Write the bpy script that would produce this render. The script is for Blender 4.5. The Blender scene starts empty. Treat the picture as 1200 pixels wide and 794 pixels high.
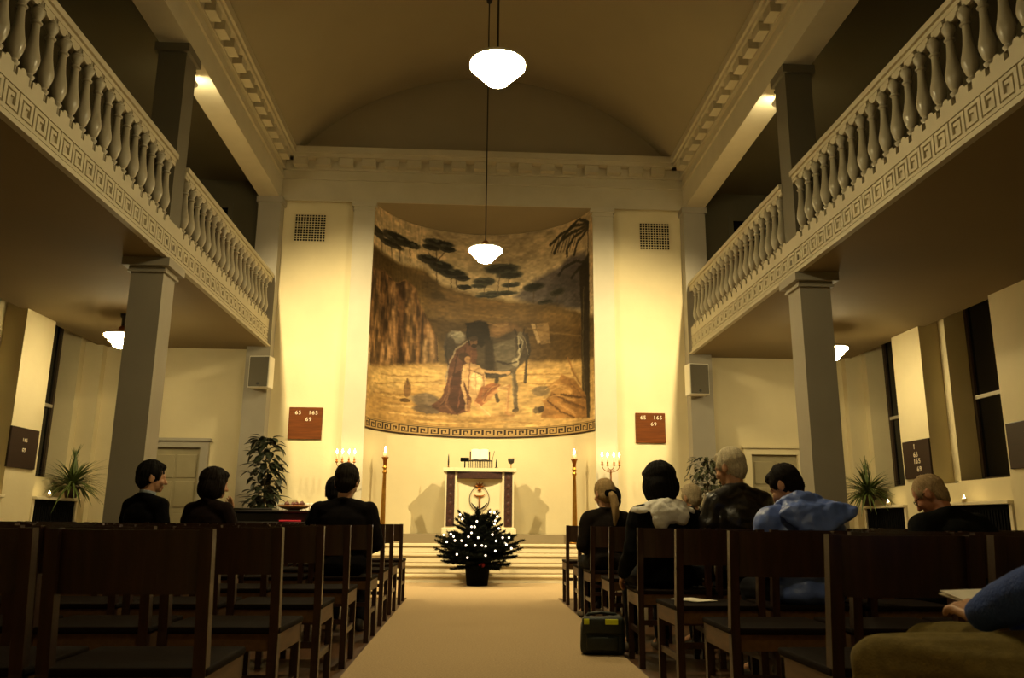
SPOTP = 2000; EXPO = 0.0; LAMPP = 170; SIDEP = 78; OVERP = 50
import bpy, bmesh, math, random
import numpy as np
from mathutils import Vector, Matrix, noise, Euler
random.seed(7)
sc = bpy.context.scene
C = sc.collection
PI = math.pi

# ------------------------------------------------------------------ helpers
def lin(c):
    return tuple(((v/255)/12.92 if v/255 <= .04045 else ((v/255+.055)/1.055)**2.4) for v in c)

def mat(name, rgb, rough=.6, var=.08, scale=6.0, bump=0.0, bscale=60.0, metal=0.0, spec=.5, stretch=None, rgb2=None, coat=0.0):
    m = bpy.data.materials.new(name); m.use_nodes = True
    nt = m.node_tree; b = nt.nodes['Principled BSDF']
    tc = nt.nodes.new('ShaderNodeTexCoord'); mp = nt.nodes.new('ShaderNodeMapping')
    nt.links.new(tc.outputs['Object'], mp.inputs['Vector'])
    if stretch: mp.inputs['Scale'].default_value = stretch
    nz = nt.nodes.new('ShaderNodeTexNoise'); nz.inputs['Scale'].default_value = scale; nz.inputs['Detail'].default_value = 4
    nt.links.new(mp.outputs['Vector'], nz.inputs['Vector'])
    rp = nt.nodes.new('ShaderNodeValToRGB')
    c = lin(rgb); c2 = lin(rgb2) if rgb2 else None
    rp.color_ramp.elements[0].position = .3; rp.color_ramp.elements[1].position = .7
    rp.color_ramp.elements[0].color = (*(tuple(v*(1-var) for v in c)), 1)
    rp.color_ramp.elements[1].color = (*(c2 if c2 else tuple(min(1, v*(1+var)) for v in c)), 1)
    nt.links.new(nz.outputs['Fac'], rp.inputs['Fac']); nt.links.new(rp.outputs['Color'], b.inputs['Base Color'])
    b.inputs['Roughness'].default_value = rough; b.inputs['Metallic'].default_value = metal
    b.inputs['Specular IOR Level'].default_value = spec
    if coat: b.inputs['Coat Weight'].default_value = coat
    if bump:
        n2 = nt.nodes.new('ShaderNodeTexNoise'); n2.inputs['Scale'].default_value = bscale; n2.inputs['Detail'].default_value = 3
        nt.links.new(mp.outputs['Vector'], n2.inputs['Vector'])
        bp = nt.nodes.new('ShaderNodeBump'); bp.inputs['Strength'].default_value = bump; bp.inputs['Distance'].default_value = .01
        nt.links.new(n2.outputs['Fac'], bp.inputs['Height']); nt.links.new(bp.outputs['Normal'], b.inputs['Normal'])
    return m

def emis(name, col, strength):
    m = bpy.data.materials.new(name); m.use_nodes = True
    nt = m.node_tree; nt.nodes.clear()
    e = nt.nodes.new('ShaderNodeEmission'); o = nt.nodes.new('ShaderNodeOutputMaterial')
    e.inputs['Color'].default_value = (*col, 1); e.inputs['Strength'].default_value = strength
    nt.links.new(e.outputs[0], o.inputs[0]); return m

def tag(o, label=None, cat=None, group=None, kind=None):
    if label: o['label'] = label
    if cat: o['category'] = cat
    if group: o['group'] = group
    if kind: o['kind'] = kind
    return o

def thing(name, label, cat, loc=(0, 0, 0), rz=0.0, group=None, kind=None):
    o = bpy.data.objects.new(name, None); C.objects.link(o)
    o.location = loc; o.rotation_euler = (0, 0, rz); o.empty_display_size = .1
    return tag(o, label, cat, group, kind)

class MB:
    """collects shapes into one mesh"""
    def __init__(s): s.bm = bmesh.new()
    def quadbox(s, lo, hi, M=None):
        x0, y0, z0 = lo; x1, y1, z1 = hi
        co = [(x0, y0, z0), (x1, y0, z0), (x1, y1, z0), (x0, y1, z0), (x0, y0, z1), (x1, y0, z1), (x1, y1, z1), (x0, y1, z1)]
        v = [s.bm.verts.new(M @ Vector(c) if M else c) for c in co]
        for f in ((3, 2, 1, 0), (4, 5, 6, 7), (0, 1, 5, 4), (1, 2, 6, 5), (2, 3, 7, 6), (3, 0, 4, 7)):
            s.bm.faces.new([v[i] for i in f])
        return s
    box = quadbox
    def bevbox(s, lo, hi, r=.005, M=None, seg=2):
        t = bmesh.new(); m = MB.__new__(MB); m.bm = t; m.box(lo, hi)
        bmesh.ops.bevel(t, geom=t.edges[:], offset=r, segments=seg, affect='EDGES', profile=.5)
        return s.merge(t, M)
    def merge(s, t, M=None):
        t.verts.index_update(); vs = [s.bm.verts.new(M @ v.co if M else v.co) for v in t.verts]
        for f in t.faces:
            try: s.bm.faces.new([vs[v.index] for v in f.verts])
            except ValueError: pass
        t.free(); return s
    def prism(s, poly, a, b, axis='y', M=None):
        """poly: 2-D points in the two other axes (x,z | y,z | x,y), extruded from a to b along axis"""
        def P(p, t):
            q = {'y': (p[0], t, p[1]), 'x': (t, p[0], p[1]), 'z': (p[0], p[1], t)}[axis]
            return M @ Vector(q) if M else q
        A = [s.bm.verts.new(P(p, a)) for p in poly]; B = [s.bm.verts.new(P(p, b)) for p in poly]
        n = len(poly)
        fs = [s.bm.faces.new(A), s.bm.faces.new(list(reversed(B)))]
        for i in range(n): fs.append(s.bm.faces.new([A[i], B[i], B[(i+1) % n], A[(i+1) % n]]))
        return s
    def lathe(s, prof, seg=20, M=None, cap=True):
        rings = []
        for r, z in prof:
            rings.append([s.bm.verts.new((M @ Vector((r*math.cos(2*PI*i/seg), r*math.sin(2*PI*i/seg), z))) if M else (r*math.cos(2*PI*i/seg), r*math.sin(2*PI*i/seg), z)) for i in range(seg)])
        for a, b in zip(rings, rings[1:]):
            for i in range(seg): s.bm.faces.new([a[i], a[(i+1) % seg], b[(i+1) % seg], b[i]])
        if cap:
            s.bm.faces.new(list(reversed(rings[0]))); s.bm.faces.new(rings[-1])
        return s
    def tube(s, pts, rad, seg=8, cap=True):
        pts = [Vector(p) for p in pts]; n = len(pts)
        rad = rad if isinstance(rad, (list, tuple)) else [rad]*n
        rings = []; up = None
        for i, p in enumerate(pts):
            d = (pts[min(i+1, n-1)]-pts[max(i-1, 0)]).normalized()
            if up is None: up = d.orthogonal().normalized()
            else: up = (up-d*up.dot(d)); up = up.normalized() if up.length > 1e-6 else d.orthogonal().normalized()
            w = d.cross(up)
            rings.append([s.bm.verts.new(p+(up*math.cos(2*PI*k/seg)+w*math.sin(2*PI*k/seg))*rad[i]) for k in range(seg)])
        for a, b in zip(rings, rings[1:]):
            for i in range(seg): s.bm.faces.new([a[i], a[(i+1) % seg], b[(i+1) % seg], b[i]])
        if cap: s.bm.faces.new(list(reversed(rings[0]))); s.bm.faces.new(rings[-1])
        return s
    def ell(s, c, r, M=None, u=16, v=10):
        r = r if isinstance(r, (list, tuple)) else (r, r, r)
        T = (M if M else Matrix()) @ Matrix.Translation(c) @ Matrix.Diagonal((*r, 1))
        bmesh.ops.create_uvsphere(s.bm, u_segments=u, v_segments=v, radius=1, matrix=T); return s
    def cap(s, p, q, r1, r2=None, M=None, seg=12):
        r2 = r1 if r2 is None else r2
        p, q = Vector(p), Vector(q); d = q-p; L = d.length
        prof = [(max(r1*math.cos(a), 1e-4), r1*math.sin(a)) for a in [(-90+15*i)*PI/180 for i in range(7)]]
        prof += [(max(r2*math.cos(a), 1e-4), L+r2*math.sin(a)) for a in [(15*i)*PI/180 for i in range(7)]]
        R = d.to_track_quat('Z', 'Y').to_matrix().to_4x4() if L > 1e-6 else Matrix()
        T = (M if M else Matrix()) @ Matrix.Translation(p) @ R
        return s.lathe(prof, seg, T)
    def hull(s, pts, r, M=None):
        t = bmesh.new()
        for p in pts: bmesh.ops.create_icosphere(t, subdivisions=1, radius=r, matrix=Matrix.Translation(p))
        res = bmesh.ops.convex_hull(t, input=t.verts[:])
        bmesh.ops.delete(t, geom=[v for v in t.verts if not v.link_faces] , context='VERTS')
        bmesh.ops.delete(t, geom=list({g for g in res['geom_interior'] if isinstance(g, bmesh.types.BMVert)}), context='VERTS')
        return s.merge(t, M)
    def leaf(s, base, d, n, L, W, curl=.2, k=4, tipw=.05):
        d = d.normalized(); sd = d.cross(n); sd = sd.normalized() if sd.length > 1e-5 else d.orthogonal().normalized(); nn = sd.cross(d)
        prev = None
        for i in range(k+1):
            t = i/k; w = W*(math.sin(PI*min(.98, .12+.88*t))**.8)+tipw*W*(1-t)
            c = base+d*L*t-nn*curl*L*t*t
            a, m_, b = s.bm.verts.new(c-sd*w/2+nn*w*.12), s.bm.verts.new(c), s.bm.verts.new(c+sd*w/2+nn*w*.12)
            if prev:
                s.bm.faces.new([prev[0], prev[1], m_, a]); s.bm.faces.new([prev[1], prev[2], b, m_])
            prev = (a, m_, b)
        return s
    def build(s, name, m, parent=None, smooth=False, angle=None, loc=None):
        me = bpy.data.meshes.new(name)
        bmesh.ops.recalc_face_normals(s.bm, faces=s.bm.faces[:])
        s.bm.to_mesh(me); s.bm.free()
        return link(name, me, m, parent, smooth, angle, loc)

def link(name, me, m, parent=None, smooth=False, angle=None, loc=None):
    if smooth or angle:
        me.polygons.foreach_set('use_smooth', [True]*len(me.polygons))
        if angle: me.set_sharp_from_angle(angle=math.radians(angle))
    me.materials.append(m)
    o = bpy.data.objects.new(name, me); C.objects.link(o)
    if parent: o.parent = parent
    if loc: o.location = loc
    return o

def remesh(mb, voxel, smooth=4, fold=None):
    me = bpy.data.meshes.new('t'); mb.bm.to_mesh(me); mb.bm.free()
    o = bpy.data.objects.new('t', me); C.objects.link(o)
    r = o.modifiers.new('r', 'REMESH'); r.mode = 'VOXEL'; r.voxel_size = voxel
    if smooth:
        sm = o.modifiers.new('s', 'SMOOTH'); sm.factor = .5; sm.iterations = smooth
    dg = bpy.context.evaluated_depsgraph_get(); dg.update()
    out = bpy.data.meshes.new_from_object(o.evaluated_get(dg), depsgraph=dg)
    bpy.data.objects.remove(o); bpy.data.meshes.remove(me)
    if fold:
        co = [v.co.copy() for v in out.vertices]; nr = [v.normal.copy() for v in out.vertices]
        for v, c, n in zip(out.vertices, co, nr): v.co = c+n*fold(c)
    return out

def copy_thing(o, loc, rz=0.0, label=None, group=None):
    r = o.copy(); C.objects.link(r); r.location = loc; r.rotation_euler = (0, 0, rz)
    if label: r['label'] = label
    if group: r['group'] = group
    for ch in list(o.children):
        c = ch.copy(); C.objects.link(c); c.parent = r
        for g in list(ch.children):
            d = g.copy(); C.objects.link(d); d.parent = c
    return r

def struct(name, mb, m, parent=None, **k):
    o = mb.build(name, m, parent, **k)
    if not parent: o['kind'] = 'structure'
    return o

# ------------------------------------------------------------------ materials
CREAM = mat('cream_plaster', (215, 202, 162), .75, .05, 1.6, .12, 25)
GREY = mat('grey_paint', (158, 151, 134), .6, .05, 2.0, .08, 40)
UPG = mat('shaded_upper_column', (104, 98, 80), .6, .05, 2.0, .08, 40)  # darker copy of the grey paint; upper gallery shade put into the colour
PILA = mat('pale_pilaster_paint', (190, 182, 158), .6, .05, 2.0, .08, 40)
TRIM = mat('stone_trim', (190, 181, 154), .6, .05, 3.0, .05, 60)
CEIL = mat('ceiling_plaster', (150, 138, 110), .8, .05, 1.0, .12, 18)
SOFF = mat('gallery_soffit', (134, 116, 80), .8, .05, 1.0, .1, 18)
SHADEW = mat('shaded_upper_gallery', (84, 78, 56), .8, .06, 1.5)  # darkened wall tone: the lack of lamp light up there painted in
BAL = mat('baluster_glaze', (168, 160, 138), .28, .05, 4.0)
GROOVE = mat('groove_paint', (120, 108, 78), .7, .05)
WOODD = mat('dark_stained_wood', (52, 30, 20), .38, .35, 3.0, .12, 40, stretch=(14, 14, 1.2), coat=.15)
SEATW = mat('seat_wood', (26, 17, 12), .8, .3, 4.0, .1, 40, stretch=(2, 12, 12), spec=.06)
APRON = mat('seat_edge_wood', (98, 68, 38), .5, .25, 4.0, .1, 40, stretch=(12, 2, 12))
PARQ = mat('parquet', (84, 56, 32), .45, .3, 5.0, .1, 30, stretch=(8, 1, 1))
CARP = mat('carpet_weave', (184, 158, 118), .95, .16, 90, .6, 320)
BOARD = mat('board_wood', (96, 50, 14), .6, .25, 3.0, .05, 40, stretch=(1, 1, 12), spec=.15)
BOARDD = mat('board_wood_dark', (38, 18, 14), .4, .25, 3.0, stretch=(1, 1, 12))
WHITE = mat('white_enamel', (232, 226, 208), .5, .03)
BLACK = mat('black_void', (5, 5, 6), .95, .05, spec=.1)
GLASSN = mat('night_glass', (6, 7, 10), .08, .1)
FRAMEW = mat('window_frame_paint', (60, 46, 32), .45, .08)
FRAMEL = mat('light_window_bar', (180, 172, 148), .5, .05)
GOLD = mat('aged_gold', (176, 128, 52), .32, .15, 20, metal=.9)
BRASS = mat('dark_brass', (150, 92, 36), .35, .15, 20, metal=.85)
MARB = mat('cream_marble', (226, 214, 178), .35, .05, 2.5)
TAUPE = mat('taupe_stone', (140, 126, 96), .5, .06, 3)
TREAD = mat('tread_stone', (128, 104, 66), .5, .08, 6)
DOORP = mat('door_paint', (150, 140, 108), .45, .05)
IRON = mat('dark_iron', (34, 28, 22), .5, .1)
LAMPG = emis('opal_glass_lit', (1.0, .80, .41), LAMPP)
LAMPO = emis('opal_glass_overhead', (1.0, .80, .41), OVERP)
LAMPS = emis('opal_glass_side', (1.0, .80, .41), SIDEP)
FLAME = emis('flame', (1.0, .74, .32), 70)
BULB = emis('fairy_bulb', (1.0, .80, .55), 5)
SPOTL = emis('spot_lens', (1.0, .82, .45), 500)
WAX = mat('candle_wax', (240, 226, 186), .5, .02)
# ------------------------------------------------------------------ room shell
YB = 13.1; YR = -2.6; XW = 6.04; XG = 3.44; ZG = 3.57; ZBM = 6.13; YE = 12.98
m = MB(); m.box((-XW-.7, YR-.2, -.2), (XW+.7, 15.2, 0)); struct('floor', m, PARQ)

# end wall with the niche opening, bays and aisle end walls
NW, NR, NC = 1.85, 1.905, 12.545
m = MB()
for sx in (-1, 1):
    a, b = sorted((sx*NW, sx*3.76)); m.box((a, YB, 0), (b, YB+.25, 6.6))
    a, b = sorted((sx*3.76, sx*(XW+.1))); m.box((a, YB, 0), (b, YB+.25, 3.7))
m.box((-NW, YB, ZBM+.05), (NW, YB+.25, 6.6))
# lunette above the entablature
arcR, arcZ = 4.163, 4.337
pts = [(-3.6, 6.55), (3.6, 6.55), (3.6, 7.0)]+[(arcR*math.sin(a), arcZ+arcR*math.cos(a)) for a in np.linspace(.88, -.88, 41)]+[(-3.6, 7.0)]
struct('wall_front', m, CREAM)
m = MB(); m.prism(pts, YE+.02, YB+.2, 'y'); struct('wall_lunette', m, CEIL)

# curved niche wall (plain plaster below the mural)
def arc(n, z):
    t0 = math.asin(NW/NR)
    return [(NR*math.sin(t), NC+NR*math.cos(t), z) for t in np.linspace(-t0, t0, n)]
m = MB(); zs = [.5, 2.31, 6.15]
for R_off in (0, .15):
    rows = []
    for z in zs:
        t0 = math.asin(NW/NR)
        rows.append([m.bm.verts.new(((NR+R_off)*math.sin(t), NC+(NR+R_off)*math.cos(t), z)) for t in np.linspace(-t0, t0, 49)])
    for a, b in zip(rows, rows[1:]):
        for i in range(48): m.bm.faces.new([a[i], a[i+1], b[i+1], b[i]])
struct('wall_niche', m, CREAM, smooth=True)
m = MB(); A = arc(33, ZBM); m.prism([(p[0], p[1]) for p in A]+[(NW, 13.0), (-NW, 13.0)], ZBM-.004, ZBM+.04, 'z'); struct('ceiling_niche', m, CEIL)

# barrel vault
m = MB(); rows = []
for y in (YR, 13.0):
    rows.append([[m.bm.verts.new((rr*math.sin(a), y, arcZ+rr*math.cos(a))) for a in np.linspace(-.88, .88, 61)] for rr in (arcR, arcR+.15)])
for k in (0, 1):
    for i in range(60): m.bm.faces.new([rows[0][k][i], rows[0][k][i+1], rows[1][k][i+1], rows[1][k][i]])
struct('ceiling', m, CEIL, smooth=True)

m = MB(); m.box((-XW-.7, YR-.2, 0), (XW+.7, YR, 9)); struct('wall_rear', m, CREAM)

# pilasters on the end wall
for i, sx in enumerate((-1, 1)):
    m = MB(); a, b = sorted((sx*1.85, sx*2.20)); m.box((a, 12.99, 0), (b, YB+.02, 6.05)); m.box((a-.03, 12.955, 6.05), (b+.03, YB, ZBM))
    m.box((a-.015, 12.975, 5.98), (b+.015, YB, 6.0)); struct('pilaster', m, PILA)
    m = MB(); a, b = sorted((sx*3.39, sx*3.76)); m.box((a, 12.86, 0), (b, YB+.02, 3.57)); m.box((a, 12.86, 3.57), (b, YB+.02, 6.03))
    m.box((a-.03, 12.83, 6.03), (b+.03, YB, ZBM)); struct('pilaster', m, GREY)

# entablature over the niche
def entab_back():
    m = MB(); L = 3.42
    m.box((-L, YE, ZBM-.004), (L, 13.0, 6.5)); m.box((-L, 13.0, ZBM+.05), (L, YB, 6.5)); m.box((-L, YE-.03, 6.5), (L, YB, 6.555)); m.box((-L, YE, 6.555), (L, YB, 6.67))
    m.box((-L, YE-.05, 6.67), (L, YB, 6.70)); m.box((-L, YE-.04, 6.70), (L, YB, 6.84))
    x = -3.23
    while x < 3.2: m.box((x, YE-.17, 6.71), (x+.235, YE, 6.835)); x += .38
    m.box((-L, YE-.2, 6.84), (L, YB, 6.9)); m.box((-L, YE-.235, 6.9), (L, YB, 7.01)); return m
struct('trim_1', entab_back(), TRIM)
for i, sx in enumerate((-1, 1)):
    m = MB()
    def sb(x0, x1, z0, z1, y0=YR, y1=YB):
        a, b = sorted((sx*x0, sx*x1)); m.box((a, y0, z0), (b, y1, z1))
    sb(3.42, 3.76, ZBM, 6.5); sb(3.39, 3.7, 6.5, 6.555); sb(3.42, 3.7, 6.555, 6.67); sb(3.37, 3.7, 6.67, 6.7); sb(3.38, 3.7, 6.7, 6.84)
    y = -2.4
    while y < 12.7: sb(3.25, 3.45, 6.71, 6.835, y, y+.235); y += .38
    sb(3.22, 3.7, 6.84, 6.9); sb(3.185, 3.7, 6.9, 7.03)
    struct('trim_%d' % (i+2), m, TRIM)

# galleries: slab, fascia with key frieze
YS = 3.6
def gallery(sx, n):
    m = MB()
    def sb(x0, x1, z0, z1, y0, y1):
        a, b = sorted((sx*x0, sx*x1)); m.box((a, y0, z0), (b, y1, z1))
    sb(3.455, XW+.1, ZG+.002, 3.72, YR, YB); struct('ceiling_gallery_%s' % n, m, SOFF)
    m = MB()
    sb(XG+.022, 3.56, 3.72, 3.955, YR, 12.86); sb(XG+.022, 3.454, ZG+.01, 3.72, YR, 12.86)
    sb(XG-.045, 3.4535, ZG, 3.594, YR, 12.86); sb(XG-.02, XG+.022, 3.597, 3.615, YR, 12.86); sb(XG+.0, XG+.022, 3.622, 3.649, YR, 12.86)
    sb(XG, XG+.022, 3.87, 3.955, YR, 12.86)
    return m, sb
PITCH = .206
def bal_rows(y0, y1):
    n = int((y1-y0)/PITCH); return [y0+PITCH*(k+.5) for k in range(n)]
ROWS = {'near': bal_rows(4.26, 8.4), 'far': bal_rows(8.77, 12.86)}
for sx, n in ((-1, 'left'), (1, 'right')):
    m, sb = gallery(sx, n)
    for y0, y1, key in ((YR, 4.26, None), (4.26, 8.4, 'near'), (8.4, 8.77, None), (8.77, 12.86, 'far')):
        if not key: sb(XG, 3.5, 3.955, 4.02, y0, y1); continue
        ys = ROWS[key]; edges = [y0]+[v for y in ys for v in (y-.026, y+.026)]+[y1]
        for a, b in zip(edges[::2], edges[1::2]): sb(XG, XG+.03, 3.955, 4.02, a, b)
        for yy in [y-PITCH/2 for y in ys]+[ys[-1]+PITCH/2]:
            pl = [(yy+.036*math.cos(t), 4.02+.03*math.sin(t)) for t in np.linspace(0, PI, 9)]
            m.prism(pl, sx*XG, sx*(XG+.035), 'x')
    # raised greek key
    u = .2; y = 4.3; t = .0185; z0 = 3.655
    cw, gp = .034, .016; rh, rg = .0285, .0155
    px, pz = cw+gp, rh+rg
    def rc(ua, ub, va, vb): sb(XG, XG+.022, z0+va, z0+vb, y+ua, y+ub)
    while y < 12.75:
        rc(0, cw, 0, 4*pz+rh); rc(cw, u, 0, rh)                              # upright and base line
        rc(cw, 3*px+cw, 4*pz, 4*pz+rh); rc(3*px, 3*px+cw, pz, 4*pz)          # top bar, return
        rc(px, 3*px, pz, pz+rh); rc(px, px+cw, pz+rh, 3*pz+rh); rc(px+cw, 2*px+cw, 3*pz, 3*pz+rh)
        y += u
    struct('gallery_fascia_trim', m, TRIM)
    m = MB(); a, b = sorted((sx*(XG+.03), sx*3.56)); m.box((a, YR, 3.955), (b, 12.86, 3.97)); 
    # rail side of gallery floor
    a, b = sorted((sx*3.5, sx*(XW+.1))); m.box((a, YR, 3.72), (b, YB, 3.78)); struct('floor_gallery_%s' % n, m, PARQ)
    m = MB(); a, b = sorted((sx*3.70, sx*(XW+.1))); m.box((a, YR, 6.5), (b, YB, 6.6)); struct('ceiling_upper_%s' % n, m, SHADEW)

# balustrades
def bal_mesh():
    m = MB(); m.tube([(.018, 0, 3.93), (.018, 0, 4.04)], .009, 6); m.tube([(.018, 0, 4.62), (.018, 0, 4.69)], .009, 6)
    prof = [(.03, 4.015), (.032, 4.03), (.04, 4.04), (.042, 4.05), (.03, 4.058), (.026, 4.072), (.034, 4.085), (.038, 4.09), (.05, 4.125), (.0605, 4.165), (.062, 4.19), (.057, 4.225), (.047, 4.27), (.037, 4.33), (.03, 4.40),
            (.027, 4.46), (.027, 4.48), (.04, 4.488), (.042, 4.498), (.03, 4.508), (.028, 4.525), (.036, 4.55), (.048, 4.57), (.05, 4.585), (.05, 4.60), (.036, 4.61), (.034, 4.635)]
    m.lathe(prof, 16); return m
balme = None
for sx, sn in ((-1, 'left'), (1, 'right')):
    for key in ('near', 'far'):
        ys = ROWS[key]; y0, y1 = (4.26, 8.42) if key == 'near' else (8.75, 12.86)
        pos = 'nearer the camera, before the upper column' if key == 'near' else 'beyond the upper column, ending at the front wall'
        t = thing('balustrade', 'stone balustrade of %s gallery %s' % (sn, pos), 'balustrade', (sx*3.468, (y0+y1)/2, 3.97), 0, 'gallery balustrades')
        o0 = Vector((sx*3.468, (y0+y1)/2, 3.97)); M = Matrix.Translation(-o0)
        m = MB(); a, b = sorted((sx*(XG-.005), sx*3.57))
        m.box((a, y0, 4.675), (b, y1, 4.715), M); a, b = sorted((sx*(XG-.03), sx*3.585)); m.box((a, y0, 4.715), (b, y1, 4.77), M)
        ed = [y0]+[v for y in ys for v in (y-.026, y+.026)]+[y1]
        a, b = sorted((sx*XG, sx*(XG+.03)))
        for p, q in zip(ed[::2], ed[1::2]): m.box((a, p, 4.635), (b, q, 4.68), M)
        for yy in [y-PITCH/2 for y in ys]+[ys[-1]+PITCH/2]:
            if yy-.05 < y0 or yy+.05 > y1: continue
            m.prism([(yy+.05*math.cos(k), 4.635-.035*math.sin(k)) for k in np.linspace(0, PI, 9)], a, b, 'x', M)
        m.build('handrail', TRIM, t)
        for y in ys:
            if balme is None:
                o = bal_mesh().build('baluster', BAL, t, angle=40); balme = o.data
                for v in balme.vertices: v.co.z -= 3.97
            else:
                o = bpy.data.objects.new('baluster', balme); C.objects.link(o); o.parent = t
            o.location = (0, y-o0.y, 0)

# columns
for sx in (-1, 1):
    m = MB(); a, b = sorted((sx*3.445, sx*3.785)); y0, y1 = 8.43, 8.76
    m.box((a, y0, 0), (b, y1, 3.42)); m.box((a-.03, y0-.03, 3.42), (b+.03, y1+.03, 3.445))
    m.box((a-.02, y0-.02, 3.445), (b+.02, y1+.02, 3.48)); m.box((a-.075, y0-.075, 3.48), (b+.075, y1+.075, 3.57)); struct('column', m, GREY)
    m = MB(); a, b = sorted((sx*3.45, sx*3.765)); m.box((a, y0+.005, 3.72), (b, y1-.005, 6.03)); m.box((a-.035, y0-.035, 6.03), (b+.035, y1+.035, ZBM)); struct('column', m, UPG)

# outer side walls with stepped window reveals
OPEN = [(-1.8, -.2), (.2, 1.78), (2.19, 3.76), (4.5, 6.07), (6.81, 8.38), (9.12, 10.69), (11.43, 12.96)]
for sx, sn in ((-1, 'left'), (1, 'right')):
    m = MB()
    def sb(x0, x1, z0, z1, y0, y1):
        a, b = sorted((sx*x0, sx*x1)); m.box((a, y0, z0), (b, y1, z1))
    edges = [YR]+[v for o in OPEN for v in o]+[YB]
    for a, b in zip(edges[::2], edges[1::2]): sb(XW, XW+.28, 0, 3.92, a, b)
    for a, b in OPEN:
        sb(XW, XW+.28, 0, .0+.02, a, b)
        sb(XW+.12, XW+.28, 0, 1.41, a, b)                     # breast under the window
        sb(XW+.28, XW+.75, 0, 3.95, a-.3, a+.155); sb(XW+.28, XW+.75, 0, 3.95, b-.155, b+.3)
        sb(XW+.28, XW+.75, 0, 1.44, a, b)
        sb(XW+.0, XW+.75, 3.92, 4.0, a, b)
    struct('wall_%s' % sn, m, CREAM)
    m = MB(); sb(XW, XW+.3, 3.92, 6.6, YR, YB); sb(3.74, XW+.1, 3.7, 6.6, YB, YB+.25); struct('wall_upper_%s' % sn, m, SHADEW)

# windows
wn = 0
for sx, sn in ((-1, 'left'), (1, 'right')):
    for a, b in OPEN[3:]:
        wn += 1
        y0, y1 = a+.155, b-.155; x = sx*(XW+.6)
        r = thing('window_%d' % wn, 'tall dark window in the %s side wall' % sn, 'window', (x, (y0+y1)/2, 1.44), 0, None, 'structure')
        w = (y1-y0)/2; h = 2.42
        m = MB()
        for p in ((-w, -w+.06), (w-.06, w)): m.box((-.03, p[0], 0), (.03, p[1], h))
        m.box((-.03, -w, 0), (.03, w, .05)); m.box((-.03, -w, h-.06), (.03, w, h)); m.build('frame', FRAMEW, r)
        m = MB(); m.box((-.035, -.02, .05), (.035, .02, h-.06)); m.box((-.04, -w+.06, 1.08), (.04, w-.06, 1.13)); m.build('glazing_bar', FRAMEL, r)
        for ya, yb in ((-w+.06, -.02), (.02, w-.06)):
            for za, zb in ((.05, 1.08), (1.13, h-.06)):
                m = MB(); m.box((sx*.005-.003, ya, za), (sx*.005+.003, yb, zb)); m.build('pane', GLASSN, r)
        m = MB(); p, q = sorted((-sx*.02, -sx*.36)); m.box((p, -w-.0, -.03), (q, w, .0)); m.build('sill', CREAM, r)

# window shelves over black radiator niches
def shelf(sx, y0, y1, lab):
    t = thing('window_shelf', lab, 'shelf', (sx*XW, (y0+y1)/2, 0), 0, 'shelves under the side windows')
    m = MB(); h = (y1-y0)/2; a, b = sorted((-sx*.06, sx*.12)); m.bevbox((a, -h, 1.115), (b, h, 1.155), .006); m.build('shelf_board', MARB, t)
    m = MB(); a, b = sorted((sx*.0, sx*.1)); m.box((a, -h+.06, .1), (b, h-.06, 1.112))
    k = -h+.1
    while k < h-.12: m.box(*[tuple(v) for v in ((min(-sx*.012, 0), k, .14), (max(-sx*.012, 0), k+.035, 1.05))]); k += .055
    m.build('heater_cover', BLACK, t)
    for q in (-h, h-.05):
        m = MB(); a, b = sorted((-sx*.02, sx*.11)); m.box((a, q, 0), (b, q+.05, 1.115)); m.build('side_post', MARB, t)
shelf(1, 9.14, 10.67, 'cream shelf under the nearer right window')
shelf(1, 11.45, 12.7, 'cream shelf holding the spiky plant under the far right window')
shelf(-1, 11.42, 12.7, 'cream shelf holding the spiky plant under the far left window')
shelf(-1, 9.14, 10.67, 'cream shelf under the nearer left window, at the photo edge')

# doors in the aisle end walls
for i, sx in enumerate((-1, 1)):
    cx = sx*4.78
    r = thing('door_%d' % (i+1), 'pale panelled door in the %s aisle end wall' % ('left', 'right')[i], 'door', (cx, YB, 0), 0, None, 'structure')
    m = MB()
    for a, b in ((-.5, -.38), (.38, .5)): m.box((a, -.06, 0), (b, .02, 1.97))
    m.box((-.5, -.06, 1.97), (.5, .02, 2.07)); m.box((-.53, -.09, 2.07), (.53, .02, 2.115)); m.build('door_frame', GREY if sx < 0 else CREAM, r)
    m = MB(); m.box((-.38, -.005, 0), (.38, .02, 1.97))
    for za, zb in ((.15, .95), (1.05, 1.45), (1.5, 1.86)):
        for xa, xb in ((-.33, -.02), (.02, .33)): m.bevbox((xa, -.02, za), (xb, .01, zb), .008)
    l = m.build('door_leaf', DOORP, r)
    m = MB(); m.cap((-.33*sx, -.06, 1.0), (-.22*sx, -.06, 1.0), .009); m.cap((-.33*sx, -.06, 1.0), (-.33*sx, .0, 1.0), .009); m.build('door_handle', BRASS, l, smooth=True)
# upper gallery windows on the end wall
for i, sx in enumerate((-1, 1)):
    wn += 1
    r = thing('window_%d' % wn, 'small dark opening above the %s gallery' % ('left', 'right')[i], 'window', (sx*4.62, YB, 5.2), 0, None, 'structure')
    m = MB(); m.box((-.38, -.03, 0), (-.3, .02, .8)); m.box((.3, -.03, 0), (.38, .02, .8)); m.box((-.38, -.03, .8), (.38, .02, .88)); m.build('frame', SHADEW, r)
    m = MB(); m.box((-.3, -.012, 0), (.3, .01, .8)); m.build('pane', GLASSN, r)

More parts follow.
